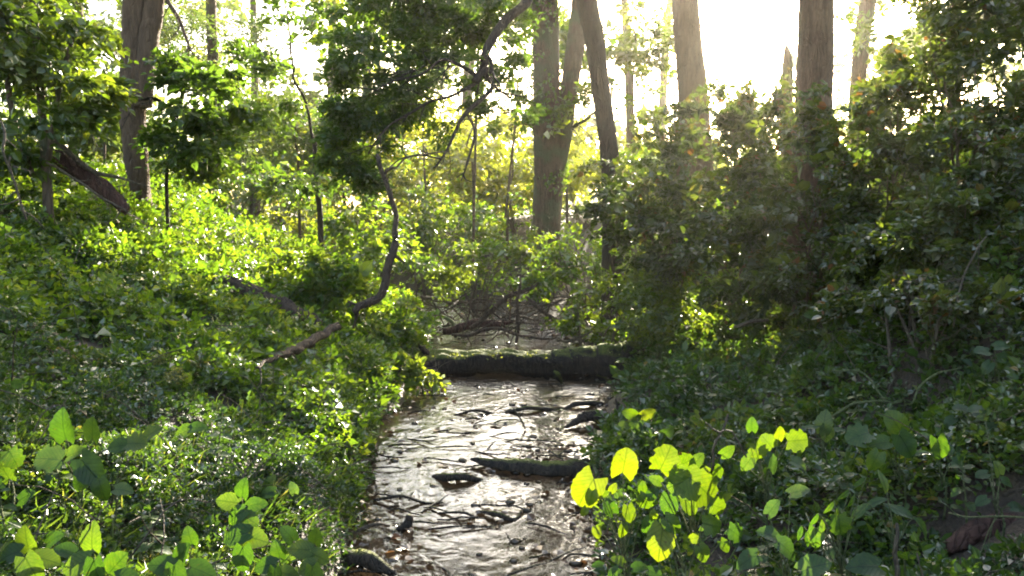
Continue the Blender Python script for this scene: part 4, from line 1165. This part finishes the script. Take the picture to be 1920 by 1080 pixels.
def px_plant(name, label, cat, base, leaves, mt, sh='heart', group=None, tone=None, stemw=.004):
    """leaves: (u, v, Y, size px, screen angle deg of the tip, tilt, [shape], [material])"""
    bp = P(*base)
    gz = float(ground_z(bp[0], bp[1]))
    bp[2] = gz
    root = empty(name, bp, label, cat, group)
    cs = []
    tops = np.array([P(l[0], l[1], l[2]) for l in leaves])
    hub = tops.mean(0) * .75 + bp * .25
    ps = [tube([bp - np.array([0, 0, .03]), bp * .5 + hub * .5 + np.array([.02, 0, .02]), hub], [stemw * 1.3, stemw, stemw * .8], 6, step=.04, wob=.004)]
    for l in leaves:
        u, v, Y, sz, ang, tilt = l[:6]
        shp = l[6] if len(l) > 6 else sh
        m_ = l[7] if len(l) > 7 else mt
        a = math.radians(ang)
        size = sz / FPX * Y * (.72 if mt == 'hero_yellow' else .64)
        d = Vector((math.cos(a), -.25 * math.cos(math.radians(tilt)), math.sin(a)))
        n = Vector((rnd.uniform(-.3, .3), -math.cos(math.radians(tilt)), math.sin(math.radians(tilt)) + .1))
        c = P(u, v, Y)
        b = np.array(c) - np.array(d.normalized()) * size * .5
        add_leaf(root, b, d, n, size, shp, m_)
        f = .55 + .4 * rnd.random()
        s0 = bp * (1 - f) + hub * f
        ps.append(tube([s0, s0 * .5 + b * .5 + np.array([0, 0, .025]), b], [stemw * .7, stemw * .55, stemw * .45], 5, step=.03))
    V, F = join(ps)
    link('stem', mesh_np('stem', V, F), M['stalk'], root)
    return root


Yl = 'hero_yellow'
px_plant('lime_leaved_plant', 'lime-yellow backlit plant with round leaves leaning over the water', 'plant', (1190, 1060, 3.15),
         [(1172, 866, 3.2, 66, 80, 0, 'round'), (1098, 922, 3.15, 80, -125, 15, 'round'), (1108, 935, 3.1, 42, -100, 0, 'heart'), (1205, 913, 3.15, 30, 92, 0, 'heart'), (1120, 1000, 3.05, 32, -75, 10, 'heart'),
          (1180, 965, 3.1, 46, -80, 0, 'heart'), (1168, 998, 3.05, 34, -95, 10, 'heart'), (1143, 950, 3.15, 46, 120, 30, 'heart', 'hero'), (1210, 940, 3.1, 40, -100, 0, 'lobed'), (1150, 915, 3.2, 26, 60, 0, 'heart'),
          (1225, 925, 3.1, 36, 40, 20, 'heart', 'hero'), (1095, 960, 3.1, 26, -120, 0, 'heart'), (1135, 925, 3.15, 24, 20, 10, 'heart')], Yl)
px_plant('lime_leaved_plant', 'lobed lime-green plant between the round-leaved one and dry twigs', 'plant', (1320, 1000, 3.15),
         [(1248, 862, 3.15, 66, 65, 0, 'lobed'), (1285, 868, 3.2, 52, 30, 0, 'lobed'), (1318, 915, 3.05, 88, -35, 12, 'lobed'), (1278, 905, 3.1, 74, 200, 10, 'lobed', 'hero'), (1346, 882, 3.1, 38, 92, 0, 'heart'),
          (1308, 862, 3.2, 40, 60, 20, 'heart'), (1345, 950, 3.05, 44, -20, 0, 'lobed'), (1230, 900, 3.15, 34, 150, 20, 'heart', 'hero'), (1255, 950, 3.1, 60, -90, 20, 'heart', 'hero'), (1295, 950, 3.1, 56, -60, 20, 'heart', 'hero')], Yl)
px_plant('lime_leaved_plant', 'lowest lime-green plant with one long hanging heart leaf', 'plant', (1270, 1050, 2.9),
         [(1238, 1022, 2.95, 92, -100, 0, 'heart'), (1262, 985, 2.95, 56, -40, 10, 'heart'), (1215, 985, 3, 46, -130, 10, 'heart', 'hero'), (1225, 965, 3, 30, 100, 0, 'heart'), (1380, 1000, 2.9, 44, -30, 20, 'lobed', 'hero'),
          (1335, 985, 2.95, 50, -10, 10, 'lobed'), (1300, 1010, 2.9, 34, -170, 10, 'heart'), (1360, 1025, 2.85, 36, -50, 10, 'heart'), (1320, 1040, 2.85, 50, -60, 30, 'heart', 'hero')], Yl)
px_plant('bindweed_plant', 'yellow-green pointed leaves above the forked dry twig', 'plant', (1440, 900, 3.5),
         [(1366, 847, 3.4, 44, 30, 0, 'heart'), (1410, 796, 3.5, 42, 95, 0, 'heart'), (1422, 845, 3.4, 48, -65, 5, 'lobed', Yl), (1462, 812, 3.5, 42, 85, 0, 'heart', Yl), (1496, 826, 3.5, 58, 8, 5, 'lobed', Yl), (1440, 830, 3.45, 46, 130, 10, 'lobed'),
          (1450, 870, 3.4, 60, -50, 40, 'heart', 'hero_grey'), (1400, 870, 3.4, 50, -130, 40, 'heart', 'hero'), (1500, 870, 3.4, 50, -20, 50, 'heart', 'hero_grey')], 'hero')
px_plant('balsam_plant', 'two bright leaf tips over dark leaves beside the ragged driftwood', 'plant', (1200, 850, 5.3),
         [(1180, 776, 5.3, 42, 160, 0, 'heart', Yl), (1217, 776, 5.3, 42, 20, 0, 'heart', Yl), (1190, 806, 5.3, 52, -110, 30), (1215, 808, 5.3, 52, -60, 30), (1165, 800, 5.3, 40, 190, 30), (1240, 815, 5.3, 40, 0, 30), (1260, 795, 5.3, 36, 30, 30)], 'hero')
px_plant('dock_plant', 'broad rounded green leaf rising over the shaded nettles', 'plant', (1700, 890, 3.6),
         [(1680, 792, 3.6, 64, 120, 10, 'round'), (1700, 838, 3.5, 80, -60, 30, 'heart'), (1650, 830, 3.5, 60, 180, 40, 'heart'), (1740, 815, 3.6, 70, 5, 60, 'lance', 'hero_grey'), (1610, 815, 3.5, 66, 185, 50, 'lobed', 'hero_grey'), (1640, 865, 3.4, 60, -120, 30)], 'hero')
px_plant('dock_plant', 'single disc-shaped olive leaf above the corner hollow', 'plant', (1770, 900, 3.5),
         [(1762, 842, 3.5, 60, -80, 0, 'round'), (1730, 848, 3.5, 70, 170, 70, 'lance', 'hero_grey'), (1800, 870, 3.5, 46, -20, 50, 'heart', 'hero_grey')], 'hero')
px_plant('dogwood_seedling', 'three smooth grey-green leaves in front of the gloomy hollow', 'plant', (1870, 740, 4.0),
         [(1840, 658, 4.0, 48, 175, 50, 'heart'), (1880, 648, 4.0, 44, 15, 50, 'heart'), (1888, 674, 4.0, 50, -5, 45, 'heart'), (1850, 690, 4.0, 40, -130, 50, 'heart')], 'hero_grey', 'heart')
px_plant('bindweed_plant', 'pair of backlit heart leaves beneath the darkest brambles', 'plant', (1560, 640, 5.6),
         [(1585, 575, 5.6, 46, -100, 0), (1545, 582, 5.6, 40, 100, 0), (1520, 590, 5.6, 36, 180, 0), (1600, 600, 5.6, 36, -40, 10), (1560, 610, 5.6, 34, -90, 30)], 'hero')
px_plant('elder_seedling', 'pale star-shaped leaves in the middle of the shaded bank', 'plant', (1540, 850, 4.0),
         [(1545, 790, 4.0, 62, 90, 55), (1570, 805, 4.0, 62, 0, 60, 'lance'), (1520, 800, 4.0, 60, 180, 60, 'lance'), (1550, 815, 4.0, 50, -90, 60)], 'hero_grey', 'heart')
px_plant('elder_seedling', 'long drooping grey-green leaflets over the upright brown stalk', 'plant', (1700, 1060, 2.9),
         [(1690, 958, 2.95, 110, -20, 55, 'lance'), (1640, 940, 2.95, 80, 190, 55, 'lance'), (1735, 990, 2.9, 90, -45, 50, 'lance'), (1660, 905, 3, 70, 100, 60, 'lance'), (1610, 960, 2.9, 80, 220, 50, 'lance')], 'hero_grey', 'lance')
px_plant('fern_like_plant', 'olive compound leaf with a row of drooping leaflets', 'plant', (1600, 1080, 2.8),
         [(1500 + 14 * i, 1000 - 12 * i + (i % 2) * 24, 2.85, 46, -110 - 5 * i + (i % 2) * 30, 15, 'lance') for i in range(9)] + [(1575, 985, 2.8, 60, -80, 20, 'lobed'), (1530, 1010, 2.8, 60, -90, 20, 'heart')], 'hero')
px_plant('dead_nettle_plant', 'cluster of broad green leaves at the lower edge of shaded bank', 'plant', (1460, 1080, 2.8),
         [(1440, 1000, 2.9, 64, 150, 50), (1480, 1030, 2.8, 76, -30, 50), (1400, 1050, 2.8, 70, 200, 50), (1530, 1060, 2.7, 90, 30, 50), (1620, 1060, 2.7, 96, 170, 50), (1450, 950, 3, 56, 60, 60), (1500, 920, 3.1, 60, 20, 60)], 'hero_grey')
px_plant('dead_nettle_plant', 'small leafy stem at the water edge under lime leaves', 'plant', (1180, 1080, 2.9),
         [(1160, 1050, 3.0, 40, 140, 50), (1200, 1062, 2.95, 44, 20, 50), (1150, 1075, 2.9, 40, 220, 50), (1120, 1060, 3.0, 34, 170, 50), (1230, 1075, 2.9, 46, -20, 50)], 'hero')
px_plant('trailing_plant', 'leafy stem hanging over the dark corner log', 'plant', (1880, 1000, 3.2),
         [(1872, 878, 3.3, 44, 110, 40), (1890, 905, 3.3, 40, -20, 50), (1840, 890, 3.3, 40, 190, 50), (1868, 1030, 3.1, 52, 10, 50), (1910, 950, 3.2, 44, 10, 50), (1840, 940, 3.2, 40, 200, 50), (1830, 768, 3.7, 50, 180, 60), (1825, 1055, 3.0, 44, -150, 40)], 'hero_grey')
px_plant('trailing_plant', 'sprawling leafy stem below the three smooth leaves', 'plant', (1800, 840, 3.9),
         [(1800, 765, 3.8, 46, 170, 60), (1838, 775, 3.8, 46, 0, 60), (1860, 800, 3.7, 40, 40, 50), (1780, 790, 3.8, 36, 210, 50), (1900, 770, 3.8, 50, 20, 50), (1885, 830, 3.6, 44, -40, 50)], 'hero_grey')

# the plants at the near edge of the grassy bank
px_plant('heart_leaved_plant', 'two glowing heart-shaped leaves with shadows on them side by side', 'plant', (150, 930, 3.3),
         [(116, 797, 3.2, 92, 96, -5), (172, 803, 3.2, 72, 84, -5), (90, 860, 3.2, 76, 170, 40, 'lobed', 'hero_grey'), (140, 848, 3.2, 60, 30, 40)], 'hero')
px_plant('heart_leaved_plant', 'large folded yellow-green leaf under the two glowing hearts', 'plant', (200, 960, 3.2),
         [(172, 885, 3.15, 104, -45, 10, 'heart'), (150, 900, 3.15, 80, 215, 25, 'heart'), (190, 920, 3.1, 66, -75, 10, 'heart'), (232, 918, 3.1, 54, 0, 50, 'heart', 'hero_grey'), (218, 836, 3.2, 60, 180, 35), (255, 830, 3.2, 58, 10, 45, 'lobed'), (285, 810, 3.3, 60, 40, 40)], 'hero')
px_plant('heart_leaved_plant', 'leafy stem cut by the very edge beside glowing heart leaves', 'plant', (10, 950, 3.1),
         [(6, 880, 3.1, 70, 110, 0), (50, 930, 3.05, 60, 30, 40), (-20, 900, 3.1, 70, 170, 20), (30, 720, 3.9, 36, 170, 0), (25, 860, 3.1, 54, -60, 50, 'lobed')], 'hero')
px_plant('nettle_plant', 'broad upright leaves rising from the lowest corner of bank', 'nettle', (60, 1120, 2.6),
         [(48, 1010, 2.65, 86, 92, 10), (12, 1040, 2.6, 76, 190, 40), (90, 1050, 2.6, 80, -10, 50), (60, 1070, 2.55, 90, -60, 50), (100, 1010, 2.7, 60, 40, 40)], 'hero')
px_plant('nettle_plant', 'tallest nettle top with two big leaves against the sun patch', 'nettle', (190, 1120, 2.6),
         [(170, 1008, 2.6, 80, 88, 5), (218, 1058, 2.55, 100, 50, 25), (140, 1060, 2.55, 86, 200, 30), (180, 1075, 2.5, 80, -80, 40), (120, 1030, 2.6, 60, 150, 50), (240, 1085, 2.5, 80, 0, 50)], 'hero')
px_plant('nettle_plant', 'nettle with dull leaves just behind the long dark stem', 'nettle', (340, 1120, 2.6),
         [(340, 1040, 2.65, 86, 60, 35), (300, 1060, 2.6, 76, 170, 40), (380, 1070, 2.6, 80, -10, 45), (330, 1085, 2.55, 80, -80, 40), (355, 1005, 2.7, 56, 100, 30)], 'hero')
px_plant('nettle_plant', 'dark toothed nettle standing in the bright sun patch', 'nettle', (440, 1060, 2.95),
         [(455, 915, 3.0, 58, 82, 5), (425, 940, 3.0, 66, 165, 25), (480, 945, 3.0, 56, 20, 30), (440, 968, 2.95, 64, 210, 40), (470, 975, 2.95, 60, -30, 40), (440, 1005, 2.9, 80, 190, 40), (480, 1010, 2.9, 80, -10, 40), (455, 1050, 2.8, 76, -90, 40)], 'hero')
px_plant('nettle_plant', 'bright pointed nettle closest to the muddy shore', 'nettle', (580, 1110, 2.8),
         [(592, 1005, 2.85, 56, 80, 5), (560, 1030, 2.8, 66, 170, 25), (600, 1045, 2.8, 60, -20, 20, 'heart', Yl), (575, 1065, 2.75, 60, 200, 30), (590, 1085, 2.7, 70, -80, 30), (540, 1000, 2.9, 56, 120, 40)], 'hero')
px_plant('nettle_plant', 'small nettle between the dark toothed one and the shore one', 'nettle', (520, 1100, 2.8),
         [(520, 1030, 2.85, 56, 100, 30), (495, 1060, 2.8, 66, 180, 40), (540, 1075, 2.8, 60, 0, 40), (515, 1085, 2.75, 60, -90, 40)], 'hero')
px_plant('nettle_plant', 'faint grey-green plant on the shaded slope behind the sun patch', 'nettle', (530, 960, 3.8),
         [(550, 915, 3.8, 36, 100, 50, 'heart', 'hero_grey'), (505, 905, 3.9, 44, 70, 30), (500, 925, 3.8, 46, 190, 40), (340, 810, 4.2, 60, 190, 40), (370, 800, 4.2, 50, 20, 50)], 'hero')

# auto-grown leafy stems filling in between
def auto_plant(name, label, cat, u, v, Y, h, pairs, size, mt, group, sh='heart'):
    bp = P(u, v, Y)
    bp[2] = float(ground_z(bp[0], bp[1]))
    root = empty(name, bp, label, cat, group)
    lean = np.array([rnd.uniform(-.3, .3), rnd.uniform(-.4, .1), 1.0])
    top = bp + lean / np.linalg.norm(lean) * h
    mid = (bp + top) / 2 + np.array([rnd.uniform(-.03, .03), 0, 0])
    C = catmull([bp, mid, top], 20)
    ps = [tube([bp - np.array([0, 0, .02]), mid, top], [.005, .004, .002], 6, step=.04)]
    for i in range(pairs):
        f = .3 + .7 * (i + .5) / pairs
        p = C[int(f * 19)]
        az = i * 1.571 + rnd.uniform(-.3, .3)
        sz = size * (1.1 - .6 * f) * rnd.uniform(.85, 1.15)
        for k in (0, 1):
            a = az + k * math.pi
            d = np.array([math.cos(a), math.sin(a), rnd.uniform(-.35, .3)])
            b = p + d * sz * .3
            ps.append(tube([p, b], [.0018, .0015], 4, step=.03, cap=False))
            add_leaf(root, b, d, (d[0] * .3, d[1] * .3 - .2, 1.0), sz, sh, mt)
    for k in range(2):
        add_leaf(root, top, (rnd.uniform(-.5, .5), rnd.uniform(-.5, .5), .6), (rnd.uniform(-.5, .5), -.8, .5), size * .45, sh, mt)
    V, F = join(ps)
    link('stem', mesh_np('stem', V, F), M['stalk'], root)


NG = 'leafy stems scattered over the shaded bank'
for (u, v, Y, lab) in [(1290, 830, 5.0, 'leafy stem just above the lobed lime plant'), (1350, 720, 5.8, 'small leafy stem in mid slope under the bushes'), (1450, 700, 5.4, 'leafy stem below the weathered stick'),
                       (1500, 750, 4.8, 'leafy stem beside the star-leaved seedling'), (1620, 720, 4.6, 'leafy stem under the bent pale cane'), (1580, 880, 3.7, 'leafy stem in front of the broad dock leaf'),
                       (1820, 900, 3.3, 'leafy stem between the disc leaf and corner log'), (1540, 980, 3.0, 'leafy stem by the olive compound leaf'), (1280, 760, 6.2, 'leafy stem behind the two bright leaf tips'),
                       (1400, 940, 3.3, 'leafy stem below the yellow-green pointed leaves'), (1230, 700, 7.5, 'leafy stem at the thick end of the mossy log'), (1700, 680, 4.6, 'leafy stem at the mouth of the gloomy hollow')]:
    auto_plant('wild_plant', lab, 'plant', u, v, Y, rnd.uniform(.22, .38), 5, .068, rnd.choice(['hero', 'hero_grey', 'hero_grey']), NG)
NG2 = 'leafy stems scattered over the grassy bank'
for (u, v, Y, lab) in [(160, 640, 5.0, 'leafy stem on the slope far above the glowing hearts'), (90, 740, 4.4, 'leafy stem behind the left glowing heart leaf'), (300, 690, 5.4, 'leafy stem in the pale seedhead patch'),
                       (420, 560, 7.6, 'leafy stem in front of the dark fallen trunk'), (230, 560, 6.4, 'leafy stem on the shaded upper slope'), (400, 880, 4.0, 'leafy stem behind the sun patch'),
                       (60, 560, 5.6, 'leafy stem at the edge under the climbing stem'), (520, 760, 5.6, 'leafy stem on the steep edge above the water'), (330, 470, 8.6, 'leafy stem glowing above the dark fallen trunk'), (600, 700, 6.8, 'leafy stem below the broken dark branch')]:
    auto_plant('wild_plant', lab.replace('left ', 'taller '), 'plant', u, v, Y, rnd.uniform(.22, .38), 5, .062, rnd.choice(['hero', 'hero', 'hero_grey']), NG2)

for (u, v, Y, lab) in [(20, 1040, 3.0, 'leafy stem squeezed between the corner nettle and the frame edge'), (270, 1010, 3.1, 'leafy stem in the sun patch beside the tallest nettle'), (400, 1030, 3.0, 'leafy stem before the dark toothed nettle'),
                       (640, 1040, 3.1, 'leafy stem overhanging the muddy shore'), (130, 960, 3.4, 'leafy stem right under the folded yellow-green leaf'), (500, 980, 3.3, 'leafy stem in the sun patch behind the small nettle')]:
    auto_plant('wild_plant', lab.replace('right under', 'just under'), 'plant', u, v, Y, rnd.uniform(.16, .26), 5, .06, rnd.choice(['hero', 'hero', 'hero_grey']), NG2)

# sun-bleached umbrella seed heads on the grassy slope
SG = 'seed heads on the grassy slope'
for (u, v, Y, lab) in [(300, 735, 5.1, 'pale yellowish seed head high on the slope'), (372, 722, 5.3, 'pale seed head towards the middle of the slope'), (572, 725, 6.3, 'pale brown seed head near the steep edge'), (335, 770, 4.8, 'lowest pale seed head above the sun patch')]:
    c = P(u, v, Y)
    gz = float(ground_z(c[0], c[1]))
    c[2] = max(c[2], gz + .12)
    root = empty('seed_head', (c[0], c[1], gz), lab, 'seed head', SG)
    ps = [tube([(c[0], c[1], gz), (c[0] + .01, c[1], (gz + c[2]) / 2), c], [.003, .0025, .002], 5, step=.04)]
    lv = Leaves()
    for i in range(26):
        a = unit(np.array([rnd.gauss(0, 1), rnd.gauss(0, 1), rnd.uniform(.2, 1.4)])); e = c + a * .07
        ps.append(tube([c, e], [.001, .0008], 4, step=.05, cap=False))
        q = unit(R.normal(size=(7, 3)))
        lv.add(e + q * .008, q, R.normal(size=(7, 3)), .014, .9)
    V, F = join(ps)
    link('stem', mesh_np('stem', V, F), M['stalk'], root)
    link('florets', leaf_mesh('florets', lv, KITE, carved=False), M['grass'], root)['kind'] = 'stuff'
